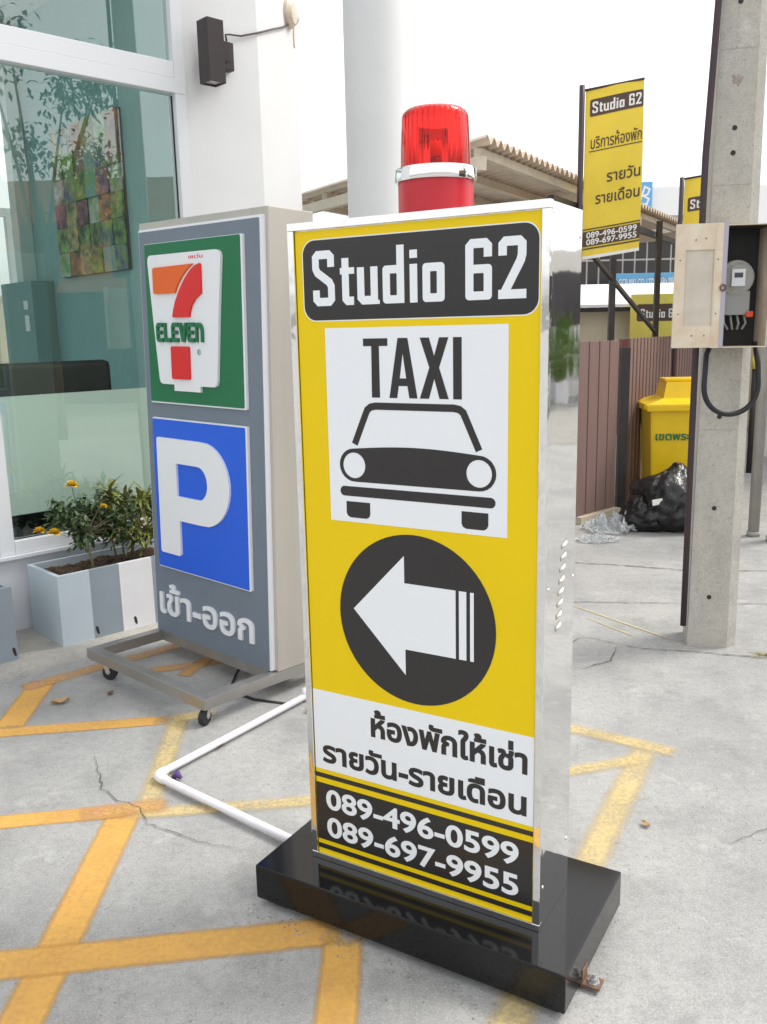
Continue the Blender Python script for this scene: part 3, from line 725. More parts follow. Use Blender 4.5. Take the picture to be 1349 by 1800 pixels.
# wall lamp and its cable
lamp = thing('wall_lamp', 'dark bronze up and down wall lamp on the white pier', 'lamp', bw(3.03, 0, 2.95), TH)
lx = lambda x: x - 3.03
lb = MB(); X0, X1, Y0, Y1 = lx(2.845), lx(2.945), -.185, -.085; Z0, Z1 = -.135, .175
for a, b, c_, d in ((X0, X1, Y0, Y0 + .006), (X0, X1, Y1 - .006, Y1), (X0, X0 + .006, Y0 + .006, Y1 - .006), (X1 - .006, X1, Y0 + .006, Y1 - .006)): lb.box(a, b, c_, d, Z0, Z1)
lb.box(X0 + .006, X1 - .006, Y0 + .006, Y1 - .006, Z1 - .03, Z1 - .004)
lb.build('lamp_body', 'lampb', lamp)
MB().box(X0 + .0065, X1 - .0065, Y0 + .0065, Y1 - .0065, Z0 + .006, Z0 + .010).build('lens', 'meterglass', lamp)
MB().box(X0 + .02, X1 - .02, Y0 + .02, Y1 - .02, Z0 + .02, Z0 + .03).build('led_plate', 'acrylic', lamp)
MB().box(X1, lx(3.03), -.120, -.03, .0, .10, .003).build('arm', 'lampb', lamp)
MB().box(lx(3.03), lx(3.10), -.05, -.001, -.02, .125, .004).build('wall_plate', 'lampb', lamp)
cb_pts = [bw(3.07, -.03, 3.083), bw(3.065, -.03, 3.115), bw(3.10, -.02, 3.125), bw(3.18, -.012, 3.135), bw(3.30, -.012, 3.175)]
fdn = Vector((.98, -.2, 0)); pcn = Vector((-.661, 5.464, 0)); fdd = Vector((.2, .98, 0))
onf = lambda t, z, o=.012: pcn + fdd * t + fdn * o + Vector((0, 0, z))
cb_pts += [onf(.06, 3.20), onf(.25, 3.27), onf(.45, 3.34), onf(.60, 3.40), onf(.68, 3.47, .03)]
tag(MB().tube(cb_pts, .0055, 6).build('lamp_cable', 'conduit', None, True), 'thin dark cable running from the wall lamp to the round socket', 'cable')
ins = thing('wall_socket', 'round beige cable fitting on the corner of the white pier', 'fitting', onf(.62, 3.47, 0), 0)
rz_ = Vector((0, 0, 1)).rotation_difference(fdn).to_matrix().to_4x4()
o = MB().lathe([(0, 0), (.085, 0), (.085, .02), (.06, .045), (0, .05)], n=24).build('rosette', 'beam', ins); o.matrix_local = rz_; smooth_by_angle(o, 40)
MB().tube([(.03, .12, -.02), (.035, .14, .02), (.04, .16, .10)], [.02, .035, .03], 8).build('clamp', 'pvc', ins, True)
MB().box(.0, .03, .10, .19, -.16, -.04, .004).build('hanging_tag', 'beam', ins)

# ============================================================ ROUND COLUMN
tag(smooth_by_angle(MB().lathe([(0, 0), (.175, 0), (.175, .25), (.162, .27), (.162, 6), (0, 6)], (0.0, 5.2, 0), 64).build('round_column', 'wallw2'), 30), 'plain white round column standing behind the beacon', 'column')

# ============================================================ PLANTERS
def planter(name, x0, cols, wseg, label, plants=True):
    L = sum(wseg); p = thing(name, label, 'planter', bw(x0, -.414, .04), TH); x = 0; D = .35; H = .35; t = .022
    for m, w in zip(cols, wseg):
        MB().box(x, x + w, 0, t, 0, H).build('front_panel', m, p); x += w
    MB().box(0, t, t, D, 0, H - .0006).build('end_panel', cols[0], p); MB().box(L - t, L, t, D, 0, H - .0006).build('end_panel', cols[-1], p)
    MB().box(t, L - t, D - t, D, 0, H - .0008).build('back_panel', cols[0], p)
    v, f = [], []; nx, ny = 60, 24
    for i in range(nx + 1):
        for j in range(ny + 1):
            X = t + (L - 2 * t) * i / nx; Y = t + (D - 2 * t) * j / ny
            v.append((X, Y, H - .035 + .018 * noise.noise(Vector((X * 9, Y * 9, 2))) + .014 * noise.noise(Vector((X * 45, Y * 45, 5)))))
            if i and j: a = i * (ny + 1) + j; f.append((a - ny - 2, a - 1, a, a - ny - 1))
    mobj('soil', v, f, 'soil', p, False)
    return p
P1 = planter('planter_box', 1.668, ['planter', 'planterg', 'planterw', 'planterg', 'planter'], [.16, .157, .18, .17, .17], 'long planter box painted in pale grey, mid grey and white stripes')
for x in (.178, .385):
    sh = shape('drain_slot', [arcpts([(x - .008, .055), (x - .004, .062), (x + .004, .058), (x + .008, .040), (x + .009, .022), (x + .002, .020), (x - .005, .035)], 3)], 'boxin', P1, -.001, .0012)
P2 = planter('planter_box', .62, ['planter', 'planterw', 'planterg', 'planterw', 'planterg'], [.17, .165, .16, .16, .177], 'grey planter box at the end of the row, without visible plants')
shape('drain_slot', [arcpts([(.807, .055), (.811, .062), (.819, .058), (.823, .040), (.824, .022), (.817, .020), (.810, .035)], 3)], 'boxin', P2, -.001, .0012)

def leaf(b, c, d, L, W, droop=.3, n=4, fold=.25, up=Vector((0, 0, 1))):
    d = d.normalized(); s = d.cross(up)
    if s.length < .05: s = Vector((1, 0, 0))
    s.normalize(); u = s.cross(d); base = len(b.v); p = Vector(c); dd = d.copy()
    for i in range(n + 1):
        t = i / n; w = W / 2 * math.sin(PI * min(.985, t * .9 + .07)) ** .8
        b.v += [p - s * w + u * w * fold, p.copy(), p + s * w + u * w * fold]
        dd = (dd - up * droop / n).normalized(); p = p + dd * (L / n)
    for i in range(n):
        for k in (0, 1): a = base + i * 3 + k; b.f.append((a, a + 1, a + 4, a + 3))
rl = random.Random(11)
def rv(): return Vector((rl.gauss(0, 1), rl.gauss(0, 1), rl.gauss(0, 1))).normalized()
# rose bush
rose = thing('rose_bush', 'small rose bush with yellow flowers growing in the striped planter', 'plant', bw(1.90, -.30, .36), TH)
MB().tube([(.01, 0, -.02), (0, 0, .05), (-.012, 0, .12), (-.018, .005, .19)], [.0075, .0065, .006, .006], 8).build('stem', 'stem', rose, True)
br = MB(); tips = []
for k in range(26):
    a = rl.uniform(0, 2 * PI); r = rl.uniform(.05, .20); z = rl.uniform(.17, .40) - .25 * r
    q = Vector((math.cos(a) * r * 1.15, math.sin(a) * r * .7, z)); m_ = Vector((0, 0, .2)).lerp(q, .5) + rv() * .02
    br.tube([(-.018, .005, .18), m_, q], [.004, .003, .0015], 5); tips += [q, m_, (q + m_) / 2]
br.build('branches', 'stem', rose)
lf = MB()
for q in tips:
    for k in range(17):
        leaf(lf, q + rv() * rl.uniform(.005, .05), (rv() + Vector((0, 0, .15))), rl.uniform(.024, .040), rl.uniform(.015, .024), .5, 3)
lf.build('foliage', 'leafd', rose)
def flower(p, r, c):
    fb = MB()
    for k in range(22):
        a = k * 2.4; e = .15 + 1.2 * (k / 22); d = Vector((math.cos(a) * math.cos(e), math.sin(a) * math.cos(e), math.sin(e)))
        leaf(fb, p, d, r * (1 - .3 * k / 22), r * .75, .5 - e * .3, 3, .3)
    fb.build('flower', c, rose)
for p, r in (((-.075, -.02, .435), .042), ((-.20, -.06, .225), .042), ((-.245, -.0, .235), .036), ((.03, -.12, .33), .024)):
    flower(Vector(p), r, 'petal')
    MB().tube([(p[0] * .6, p[1] * .6, .27), (p[0], p[1], p[2] - .004)], .002, 5).build('flower_stalk', 'leafd', rose)
# croton
crt = thing('croton_plant', 'bushy croton plant with narrow yellow green leaves in the striped planter', 'plant', bw(2.11, -.23, .36), TH)
for (x, y) in ((0, 0), (.025, -.02), (.05, .015), (-.03, .01)): MB().tube([(x, y, -.03), (x * 1.6, y * 1.6, .11), (x * 2.6, y * 2.6, .24)], [.006, .005, .0035], 6).build('stem', 'stem', crt, True)
lf = MB()
heads = [(-.06, -.02, .35), (.03, 0, .30), (.10, -.03, .29), (.16, .02, .29), (-.11, .02, .24), (.04, -.09, .15), (.11, -.08, .12), (-.04, -.06, .18), (.18, -.05, .17), (.0, .05, .27), (.22, .0, .24)]
for h in heads:
    for k in range(64):
        a = k * 2.4 + rl.uniform(-.3, .3); el_ = rl.uniform(-.35, 1.25); d = Vector((math.cos(a) * math.cos(el_), math.sin(a) * math.cos(el_), math.sin(el_)))
        leaf(lf, Vector(h) + Vector((0, 0, rl.uniform(-.05, .03))) + d * .01, d, rl.uniform(.06, .12), rl.uniform(.011, .019), rl.uniform(.5, 1.3), 5, .35)
lf.build('foliage', 'leafc', crt)

# ============================================================ CONCRETE POLE, METER
pole = thing('utility_pole', 'grey concrete utility pole with bolt holes', 'pole', (1.432, 3.978, 0), -.233)
foot = [(0, 0), (.178, 0), (.222, .045), (.222, .20), (0, .20)]
MB().prism(foot, -.05, 8.0, .62, (.09, .1)).build('shaft', 'pole', pole)
for x, z in ((.085, 2.80), (.088, 2.31), (.087, 2.21), (.090, 1.09), (.089, .67), (.088, .245), (.086, 3.4)):
    r = .0105; t = z / 8 * .38
    yy = .0 + .1 * t
    b = MB(); n = 20; b.v.append(Vector((x, yy + .0, z)))
    ring = [(r * 1.25, yy - .0006), (r, yy - .0010)]
    b.tube([(x, yy - .0012, z), (x, yy + .01, z)], r, 20); b.build('bolt_hole', 'boxin', pole)
st = [(.088 + math.cos(2 * PI * k / 40) * .02 * (1 + .9 * noise.noise(Vector((math.cos(2 * PI * k / 40) * 2, math.sin(2 * PI * k / 40) * 2, 3)))), 2.5 + math.sin(2 * PI * k / 40) * .02 * (1 + .9 * noise.noise(Vector((math.cos(2 * PI * k / 40) * 2, math.sin(2 * PI * k / 40) * 2, 7))))) for k in range(40)]
shape('rust_patch', [st], mat('rust stained concrete', (.24, .19, .165), .85, var=.5, scale=60, col2=(.38, .35, .31)), pole, -.02, -.0105)
for z in (2.62, 2.08, 1.03): 
    t = z / 8 * .38
    MB().box(.004 + .09 * t, .172 - .08 * t, .1 * t - .0008, .1 * t + .002, z, z + .0022).build('form_seam', 'grey', pole)
tag(MB().tube([(1.412, 3.985, .10), (1.408, 3.985, 1.2), (1.405, 3.975, 2.2), (1.425, 3.97, 2.8), (1.46, 3.975, 6.5)], .0145, 10).build('conduit_pipe', 'conduit', None, True), 'dark maroon conduit running up the edge of the concrete pole', 'conduit')
mb = thing('meter_box', 'open weathered metal box holding an electricity meter on the concrete pole', 'meter box', (1.415, 3.955, 1.40), -.1)
bx = MB(); W_, D_, H_ = .228, .17, .50; t = .004
bx.box(0, W_, -t, 0, 0, H_); bx.box(0, t, -D_, -t, 0, H_); bx.box(W_ - t, W_, -D_, -t, 0, H_); bx.box(t, W_ - t, -D_, -t, 0, t); bx.box(t, W_ - t, -D_, -t, H_ - t, H_)
bx.build('box_shell', 'galv', mb)
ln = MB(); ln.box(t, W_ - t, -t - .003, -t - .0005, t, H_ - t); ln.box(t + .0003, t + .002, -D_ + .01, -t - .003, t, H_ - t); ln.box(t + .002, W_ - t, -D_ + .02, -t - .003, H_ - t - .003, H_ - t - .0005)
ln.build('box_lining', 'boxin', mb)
# door swung open to the left
db = MB(); DW, DH = .19, .505
for a in ((0, .042, 0, DH), (DW - .034, DW, 0, DH), (.042, DW - .034, 0, .09), (.042, DW - .034, DH - .105, DH)): db.box(a[0], a[1], 0, .014, a[2], a[3])
door = db.build('door', 'galv', mb); door.location = (-.158, -.160, .002); door.rotation_euler = (0, 0, -.05)
MB().box(.041, DW - .033, .006, .009, .089, DH - .104).build('door_pane', mat('cloudy pane', (.62, .56, .47), .4, var=.15, scale=9), door)
MB().box(DW, DW + .018, -.001, .016, -.002, DH + .004).build('door_edge', mat('bare zinc edge', (.42, .40, .46), .45, .3), door)
for x, z in ((.08, .44), (.12, .445), (.02, .36), (.172, .36), (.02, .14), (.172, .14), (.08, .05), (.13, .05)):
    MB().tube([(x, -.002, z), (x, .001, z)], .003, 8).build('rivet', 'rust', door)
MB().tube([Vector((DW + .006 + .011 * math.cos(a), -.006, .245 + .012 * math.sin(a))) for a in [2 * PI * k / 16 for k in range(17)]], .0035, 6).build('latch_ring', 'rust', door)
mt = thing('electricity_meter', 'round glass electricity meter inside the open metal box', 'meter', (1.532, 3.925, 1.69), -.1)
MB().tube([(0, 0, 0), (0, -.05, 0)], .074, 28).build('meter_base', 'grey', mt)
MB().tube([(0, -.05, 0), (0, -.058, 0)], .07, 28).build('bezel', 'pipe', mt); MB().tube([(0, -.0582, 0), (0, -.10, 0), (0, -.108, 0)], [.062, .060, .052], 28).build('glass_cover', 'meterglass', mt)
MB().box(-.025, .03, -.075, -.0585, -.035, .035).build('register', 'acrylic', mt); MB().box(-.015, .02, -.0765, -.0755, .0, .02).build('register_window', 'boxin', mt)
MB().box(-.06, .06, -.055, -.001, -.155, -.055, .004).build('terminal_block', 'grey', mt); MB().box(.045, .075, -.065, -.0555, -.165, -.14, .004).build('seal_tag', 'tag', mt)
for k in range(4): MB().tube([(-.04 + .028 * k, -.03, -.15), (-.038 + .03 * k, -.04, -.19), (-.02 + .02 * k, -.03, -.215)], .005, 6).build('wire', 'grey', mt)
lc = []
for k in range(21):
    a = PI * k / 20; lc.append((1.525 - .118 * math.cos(a) - .018 * math.sin(a) * (1 if k < 10 else -1) * 0, 3.86, 1.24 - .13 * math.sin(a) ** .9))
lc = [(1.455, 3.93, 1.42), (1.425, 3.90, 1.37)] + lc + [(1.640, 3.87, 1.33), (1.625, 3.88, 1.42)]
tag(MB().tube(lc, .0115, 10).build('cable_loop', 'rubber', None, True), 'thick black cable hanging in a loop under the meter box', 'cable')

# ============================================================ FENCE, CANOPY
gate = thing('board_gate', 'brown gate of wide upright boards next to the rubbish bags', 'gate', (1.887, 7.049, 0))
gd = Vector((-.734, -.680, 0)).normalized()
bmv = MB().box(-.062, .062, -.012, .012, .06, 1.39, .003); bme = None
for k in range(7):
    p = gd * (.085 + k * .138)
    if bme is None: o = bmv.build('board', 'brown', gate); bme = o.data
    else: o = bpy.data.objects.new('board', bme); link(o, gate)
    o.location = p; o.rotation_euler = (0, 0, math.atan2(gd.y, gd.x))
for z in (.25, 1.15): MB().bar(gd * 0 + Vector((.02, -.02, 0)) * -1 + Vector((0, 0, z)), gd * .99 + Vector((-.02, .02, z)), .03, .05).build('rail', 'darksteel', gate)
MB().box(.02, .09, -.0, .07, 0, 1.33).build('post', 'darksteel', gate)
fence = thing('slat_fence', 'brown fence of narrow upright slats behind the yellow bin', 'fence', (1.985, 7.13, 0))
fd_ = Vector((.536, .845, 0)).normalized(); sm_ = MB().box(-.034, .034, -.01, .01, .05, 1.40, .003); sme = None
for k in range(42):
    if sme is None: o = sm_.build('slat', 'brown', fence); sme = o.data
    else: o = bpy.data.objects.new('slat', sme); link(o, fence)
    o.location = fd_ * (.045 + k * .0985); o.rotation_euler = (0, 0, math.atan2(fd_.y, fd_.x))
for z in (.22, 1.22): MB().bar(Vector((-.02, .03, z)), fd_ * 4.14 + Vector((-.02, .03, z)), .03, .05).build('rail', 'darksteel', fence)
can = thing('canopy', 'open shed canopy with corrugated sheet roof on dark steel posts', 'canopy', (1.88, 7.3, 0))
O_ = Vector((1.88, 7.3, 0)); A = Vector((.616, 5.35, 2.507)); C = Vector((3.29, 9.96, 2.518)); B = Vector((-.677, 8.0, 2.60))
ac = (C - A); ab = (B - A); A2 = A - ac.normalized() * .05 - ab.normalized() * .06
nrm = ac.cross(ab).normalized(); nrm = nrm if nrm.z > 0 else -nrm
v, f = [], []; nw = 54 * 6; amp = .022
for i in range(nw + 1):
    t = i / nw; h = amp * math.sin(2 * PI * i / 6)
    for s_ in (0, 1):
        for q in (0, 1): v.append(A2 - O_ + ac * t * 1.01 + ab * 1.04 * s_ + nrm * (h + .04 + q * .006))
    if i: a = i * 4; b_ = a - 4; f += [(b_, a, a + 2, b_ + 2), (b_ + 1, b_ + 3, a + 3, a + 1), (b_, b_ + 1, a + 1, a), (b_ + 2, a + 2, a + 3, b_ + 3)]
mobj('roof_sheet', v, f, 'sheetU', can, False)
for k, t in enumerate((.02, .2, .4, .6, .8, .98)):
    MB().bar(A - O_ + ab * t + nrm * -.012, C - O_ + ab * t + nrm * -.012, .05, .05, nrm).build('purlin', 'beam' if k < 1 else 'sheetU', can)
for t in (.0, .34, .67, .985): MB().bar(A - O_ + ac * t - nrm * .075 - ab * .0, A - O_ + ac * t + ab - nrm * .075, .05, .075, nrm).build('rafter', 'beam' if t == 0 else 'sheetU', can)
for x, y, z in ((1.88, 7.3, 2.43), (2.61, 8.5, 2.44), (3.2, 9.7, 2.43)): MB().box(x - 1.88 - .023, x - 1.88 + .023, y - 7.3 - .023, y - 7.3 + .023, 0, z).build('post', 'darksteel', can)
MB().bar((1.15 - 1.88, 6.1 - 7.3, 2.33), (3.25 - 1.88, 9.75 - 7.3, 2.33), .04, .05).build('beam', 'darksteel', can)
MB().bar((1.20 - 1.88, 6.2 - 7.3, 2.27), (2.60 - 1.88, 8.48 - 7.3, 1.44), .03, .03).build('brace', 'darksteel', can)

# ============================================================ BANNERS
def banner(name, label, quad, lines, polex, y0, polez):
    """quad: x0,x1,zbottom,ztop ; slightly wavy cloth hung from a side pole"""
    x0, x1, zb, zt = quad; W, H = x1 - x0, zt - zb; b = thing(name, label, 'banner', (x0, y0, 0), 0, None)
    skew = .13
    def mp(x, y, z):
        return Vector((x, y + .02 * math.sin(x * 9 + z * 3) * (x / W) - .25 * x, z + skew * x + zb))
    v, f = [], []; nx, nz_ = 10, 24
    for i in range(nx + 1):
        for j in range(nz_ + 1):
            v.append(mp(W * i / nx, 0, H * j / nz_))
            if i and j: a = i * (nz_ + 1) + j; f.append((a - nz_ - 2, a - 1, a, a - nz_ - 1))
    n = len(v); v += [p + Vector((.0, .003, 0)) for p in v]; f += [tuple(q + n for q in reversed(t_)) for t_ in f]
    mobj('cloth', v, f, 'banner', b, True)
    for nm, loops, m, d in lines: shape(nm, loops, m, b, .002, .002 + d, mapf=mp)
    MB().tube([(-.025, 0, 0), (-.025, 0, polez)], .02, 8).build('pole', 'conduit', b, True)
    MB().tube([(-.03, 0, zt), (W, -.25 * W, zt + skew * W)], .008, 6).build('top_rod', 'conduit', b, True)
    return b
def dens(l, step):
    o = []
    for i in range(len(l)):
        a, b = Vector(l[i - 1]), Vector(l[i]); n = max(1, int((b - a).length / step))
        o += [tuple(a.lerp(b, k / n)) for k in range(n)]
    return o
Wb, Hb = .375, 1.12
lines = [('name_plaque', [dens(rrect(.03, .945, Wb - .004, 1.055, .012), .04)], 'bannerd', .001), ('lettering', studio_loops(.045, .964, .0735), 'bannerw', .002),
 ('lettering', fit(embolden(text_loops('บริการห้องพัก'), .008), .04, .365, body=.105, base=.735), 'bannerd', .001), ('underline', [dens(rrect(.03, .715, .368, .721), .04)], 'bannerd', .001),
 ('lettering', fit(embolden(text_loops('รายวัน'), .014), .15, .362, body=.10, base=.50), 'bannerd', .001),
 ('lettering', fit(embolden(text_loops('รายเดือน'), .014), .08, .362, body=.10, base=.365), 'bannerd', .001),
 ('dark_band', [dens(rrect(.0, .198, Wb, .206), .04)], 'bannerd', .001), ('phone_panel', [dens(rrect(.0, .085, Wb, .188), .04)], 'bannerd', .001), ('dark_band', [dens(rrect(.0, .065, Wb, .075), .04)], 'bannerd', .001),
 ('white_hem', [dens(rrect(.0, .0, Wb, .022), .04)], 'bannerw', .001),
 ('lettering', fit(embolden(text_loops('089-496-0599'), .02), .025, .355, body=.055, base=.142), 'bannerw', .002), ('lettering', fit(embolden(text_loops('089-697-9955'), .02), .025, .355, body=.055, base=.095), 'bannerw', .002)]
banner('hanging_banner', 'tall yellow Studio 62 banner with Thai lettering and phone numbers above the gate', (1.452, 1.827, 1.965, 3.085), lines, 0, 6.5, 3.12)
l2 = [('name_plaque', [dens(rrect(.03, 1.15, .40, 1.265, .012), .05)], 'bannerd', .001), ('lettering', studio_loops(.05, 1.168, .078), 'bannerw', .002),
 ('lettering', fit(embolden(text_loops('Room for rent'), .006), .035, .40, body=.095, base=.98), 'bannerd', .001), ('underline', [dens(rrect(.055, .945, .41, .950), .05)], 'bannerd', .001)]
banner('hanging_banner', 'second yellow Studio 62 banner half hidden behind the concrete pole', (2.66, 3.10, 1.30, 2.725), l2, 0, 8.0, 2.74)

# ============================================================ BINS AND RUBBISH
bn = thing('wheelie_bin', 'yellow plastic rubbish bin with hooded lid and green lettering behind the bags', 'bin', (2.13, 6.98, 0), -.12)
def taper(b, x0, x1, y0, y1, z0, z1, k, bev=.02):
    cx, cy = (x0 + x1) / 2, (y0 + y1) / 2; n = len(b.v); b.box(x0, x1, y0, y1, z0, z1, bev)
    for q in b.v[n:]:
        t = (q.z - z0) / (z1 - z0); s = k + (1 - k) * t; q.x = cx + (q.x - cx) * s; q.y = cy + (q.y - cy) * s
    return b
taper(MB(), 0, .56, 0, .52, .06, .86, .86).build('body', 'bin', bn)
taper(MB(), -.035, .595, -.035, .555, .83, .885, 1, .012).build('rim', 'bin', bn)
hd = MB(); hd.add([(-.02, -.03, .885), (.58, -.03, .885), (.58, .54, .885), (-.02, .54, .885), (.12, .12, .925), (.50, .12, .925), (.50, .50, .925), (.12, .50, .925), (.15, .17, 1.05), (.47, .17, 1.05), (.47, .48, 1.05), (.15, .48, 1.05)],
  [(0, 1, 5, 4), (1, 2, 6, 5), (2, 3, 7, 6), (3, 0, 4, 7), (4, 5, 9, 8), (5, 6, 10, 9), (6, 7, 11, 10), (7, 4, 8, 11), (8, 9, 10, 11)])
hd.build('lid', 'bin', bn)
MB().box(.14, .42, .20, .45, 1.05, 1.075, .01).build('lid_handle', 'bin', bn)
MB().tube([(-.05, .0, .86), (.62, .0, .86)], .022, 10).build('lift_bar', 'bin', bn, True)
for x in (.06, .5): MB().tube([(x - .02, .44, .1), (x + .02, .44, .1)], .1, 18).build('wheel', 'rubber', bn)
shape('lettering', fit(embolden(text_loops('เขตพระโขนง'), .02), .05, .50, .60, .675), 'green', bn, -.02, -.003, 'green Thai stencil lettering')
def bag(name, label, loc, sx, sy, sz, seed, knot=True):
    bm = bmesh.new(); bmesh.ops.create_icosphere(bm, subdivisions=5, radius=1)
    for q in bm.verts:
        p = q.co.copy(); n1 = noise.noise(p * 1.4 + Vector((seed, 0, 0))); a = math.atan2(p.y, p.x)
        fold = abs(noise.noise(Vector((a * 3.2, p.z * .7, seed)))) * (.35 + .65 * max(0, p.z))
        crease = abs(noise.noise(p * 3.3 + Vector((0, seed, 0)))) + .5 * abs(noise.noise(p * 7 + Vector((0, seed, 3))))
        r = 1 + .22 * n1 - .22 * fold - .16 * crease
        p *= r
        z = p.z
        if knot and z > .55: k = (z - .55); p.x *= max(.25, 1 - 1.5 * k); p.y *= max(.25, 1 - 1.5 * k); p.z = .55 + k * 1.25
        p.z = max(p.z, -.72 + .03 * noise.noise(p * 6))
        q.co = Vector((p.x * sx, p.y * sy, (p.z + .72) * sz))
    me = bpy.data.meshes.new(name); bm.to_mesh(me); bm.free(); me.materials.append(M['bag']); me.polygons.foreach_set('use_smooth', [True] * len(me.polygons))
    o = bpy.data.objects.new(name, me); COL.objects.link(o); o.location = loc; tag(o, label, 'rubbish bag'); return o
bag('rubbish_bag', 'large full black rubbish bag tied at the top in front of the yellow bin', (2.20, 6.50, .0), .33, .30, .275, 3.1)
bag('rubbish_bag', 'flat black rubbish bag slumped on the ground beside the large one', (1.99, 6.47, 0), .21, .19, .16, 8.4, False)
def crumple(name, label, loc, sx, sy, sz, seed):
    v, f = [], []; n = 34
    for i in range(n + 1):
        for j in range(n + 1):
            x, y = i / n * 2 - 1, j / n * 2 - 1; e = max(0, 1 - (x * x + y * y) ** .5 * .9)
            d = noise.noise_vector(Vector((x * 3.2, y * 3.2, seed))) * .16 + noise.noise_vector(Vector((x * 8, y * 8, seed))) * .06
            h = (abs(noise.noise(Vector((x * 2.5, y * 2.5, seed + 5)))) * 1.4 + abs(noise.noise(Vector((x * 8, y * 8, seed + 2)))) * .7) * (.25 + e) + .02
            v.append(((x + d.x) * sx, (y + d.y) * sy, h * sz + .004))
            if i and j and (x * x + y * y) < 1.05: a = i * (n + 1) + j; f.append((a - n - 2, a - 1, a, a - n - 1))
    o = mobj(name, v, f, 'film'); o.location = loc; return tag(o, label, 'plastic litter')
crumple('plastic_wrap', 'crumpled clear plastic wrap on the ground at the foot of the gate', (1.70, 6.45, 0), .20, .20, .14, 1.7)
crumple('plastic_wrap', 'flatter piece of clear plastic film on bare concrete in front of the crumpled one', (1.52, 6.12, 0), .16, .11, .05, 5.2)
w1 = MB(); w1.bar((1.80, 6.40, .05), (1.86, 6.50, .19), .05, .006, (0, -1, 0)); tag(w1.build('paper_strip', 'bannerw'), 'white paper strip standing between the clear plastic and the black bags', 'litter')
w2 = MB(); w2.bar((1.955, 6.27, .235), (2.03, 6.285, .245), .04, .012, (0, -1, 0)); tag(w2.build('paper_scrap', 'bannerw'), 'small white and green paper scrap on the black bags', 'litter')
kb = MB().bar((1.50, 6.66, .028), (1.90, 7.02, .028), .07, .056); tag(kb.build('kerb_block', 'beam'), 'low tan kerb strip under the board gate', 'kerb')

# drain pipes at the right
for x, y, r, h, lab in ((2.655, 6.16, .038, 3.2, 'slim grey drain pipe standing behind the concrete pole'), (2.735, 5.99, .05, 5, 'thicker grey drain pipe with collars standing right of the slim one')):
    p = thing('drain_pipe', lab, 'pipe', (x, y, 0)); MB().tube([(0, 0, 0), (0, 0, h)], r, 16).build('pipe_body', 'pipe', p, True)
    for z in (.0, .22, 1.42): 
        if z == 0 or r > .04: MB().tube([(0, 0, z + .003), (0, 0, z + .035)], r + .008, 16).build('collar', 'pipe', p, True)
# grass tuft
gt = MB()
for k in range(70):
    a = rl.uniform(0, 2 * PI); leaf(gt, Vector((rl.gauss(0, .022), rl.gauss(0, .012), 0)), Vector((math.cos(a), math.sin(a) * .5, rl.uniform(.1, .9))), rl.uniform(.03, .065), .003, 1.0, 3, .2)
o = gt.build('grass_tuft', 'grass'); o.location = (1.735, 3.83, .0); tag(o, 'small dry grass tuft in a ground crack right of the concrete pole', 'grass')

# ============================================================ BACKGROUND BUILDINGS
ob = thing('office_block', 'dark glazed office block behind the low white shed', 'building', (2.4, 16, 0), -.02)
MB().box(0, 3.6, .1, 4, 0, 3.05).build('wall', 'mull', ob); MB().box(-.05, 3.65, -.05, 4, 3.05, 3.35).build('parapet', 'pipe', ob)
for r, (z0, z1) in enumerate(((1.3, 1.72), (1.75, 2.18), (2.21, 2.62), (2.65, 3.02))):
    for c_ in range(17): MB().box(.03 + c_ * .21, .03 + c_ * .21 + .182, .088, .098, z0, z1).build('window_pane', 'darkglass', ob)
bs = thing('company_sign', 'long sky blue company sign board on the office block', 'sign', (3.92, 15.0, 0), 0)
MB().box(-.0, 1.5, 0, .12, 2.09, 2.345, .005).build('board', 'bluesign', bs); MB().box(-.075, -.001, -.003, .125, 2.085, 2.35).build('end_cap', 'roofw', bs)
shape('lettering', fit(embolden(text_loops('GCB MKI CO.,LTD. บริษัท จีซีบี เอ็มเคไอ จำกัด'), .02), .05, 1.42, 2.13, 2.28), 'acrylic', bs, .0, .003)
for x in (.2, 1.2): MB().box(x, x + .05, .125, 1.05, 2.15, 2.2).build('bracket', 'darksteel', bs)
sh = thing('low_shed', 'low shed with white metal roof and cream wall behind the fence', 'shed', (2.2, 13.0, 0), 0)
MB().box(0, 4.2, .0, 3.0, 0, 1.72).build('wall', 'bldc', sh)
MB().add([(-.2, -.25, 1.76), (4.4, -.25, 1.76), (4.4, 1.6, 2.12), (-.2, 1.6, 2.12), (-.2, -.25, 1.80), (4.4, -.25, 1.80), (4.4, 1.6, 2.16), (-.2, 1.6, 2.16)], [(0, 3, 2, 1), (4, 5, 6, 7), (0, 1, 5, 4), (1, 2, 6, 5), (2, 3, 7, 6), (3, 0, 4, 7)]).build('roof', 'roofw', sh)
MB().box(-.1, 4.3, -.22, -.18, 1.70, 1.755).build('gutter', 'darksteel', sh)
yb = thing('notice_board', 'pale yellow Studio 62 board fixed to the low shed wall', 'sign', (3.53, 12.62, 0), 0)
MB().box(0, 1.0, 0, .06, 1.31, 1.925).build('board', 'boardy', yb)
shape('name_plaque', [rrect(.075, 1.555, .69, 1.79, .03)], 'bannerd', yb, 0, .003); shape('lettering', studio_loops(.125, 1.60, .125), 'acrylic', yb, .003, .006)
for x in (.1, .8): MB().box(x, x + .05, .06, .38, 1.35, 1.4).build('bracket', 'darksteel', yb)
for x in (.05, .9): MB().box(x, x + .05, .061, .11, 0, 1.35).build('post', 'darksteel', yb)
tw = thing('white_tower', 'pale distant building with a blue logo sign', 'building', (7.9, 30.2, 0), 0)
MB().box(0, 5, 0, 5, 0, 5.9).build('wall', 'roofw', tw)
MB().box(.25, 1.05, -.15, -.02, 5.2, 6.05).build('logo_board', 'bluesign', tw)
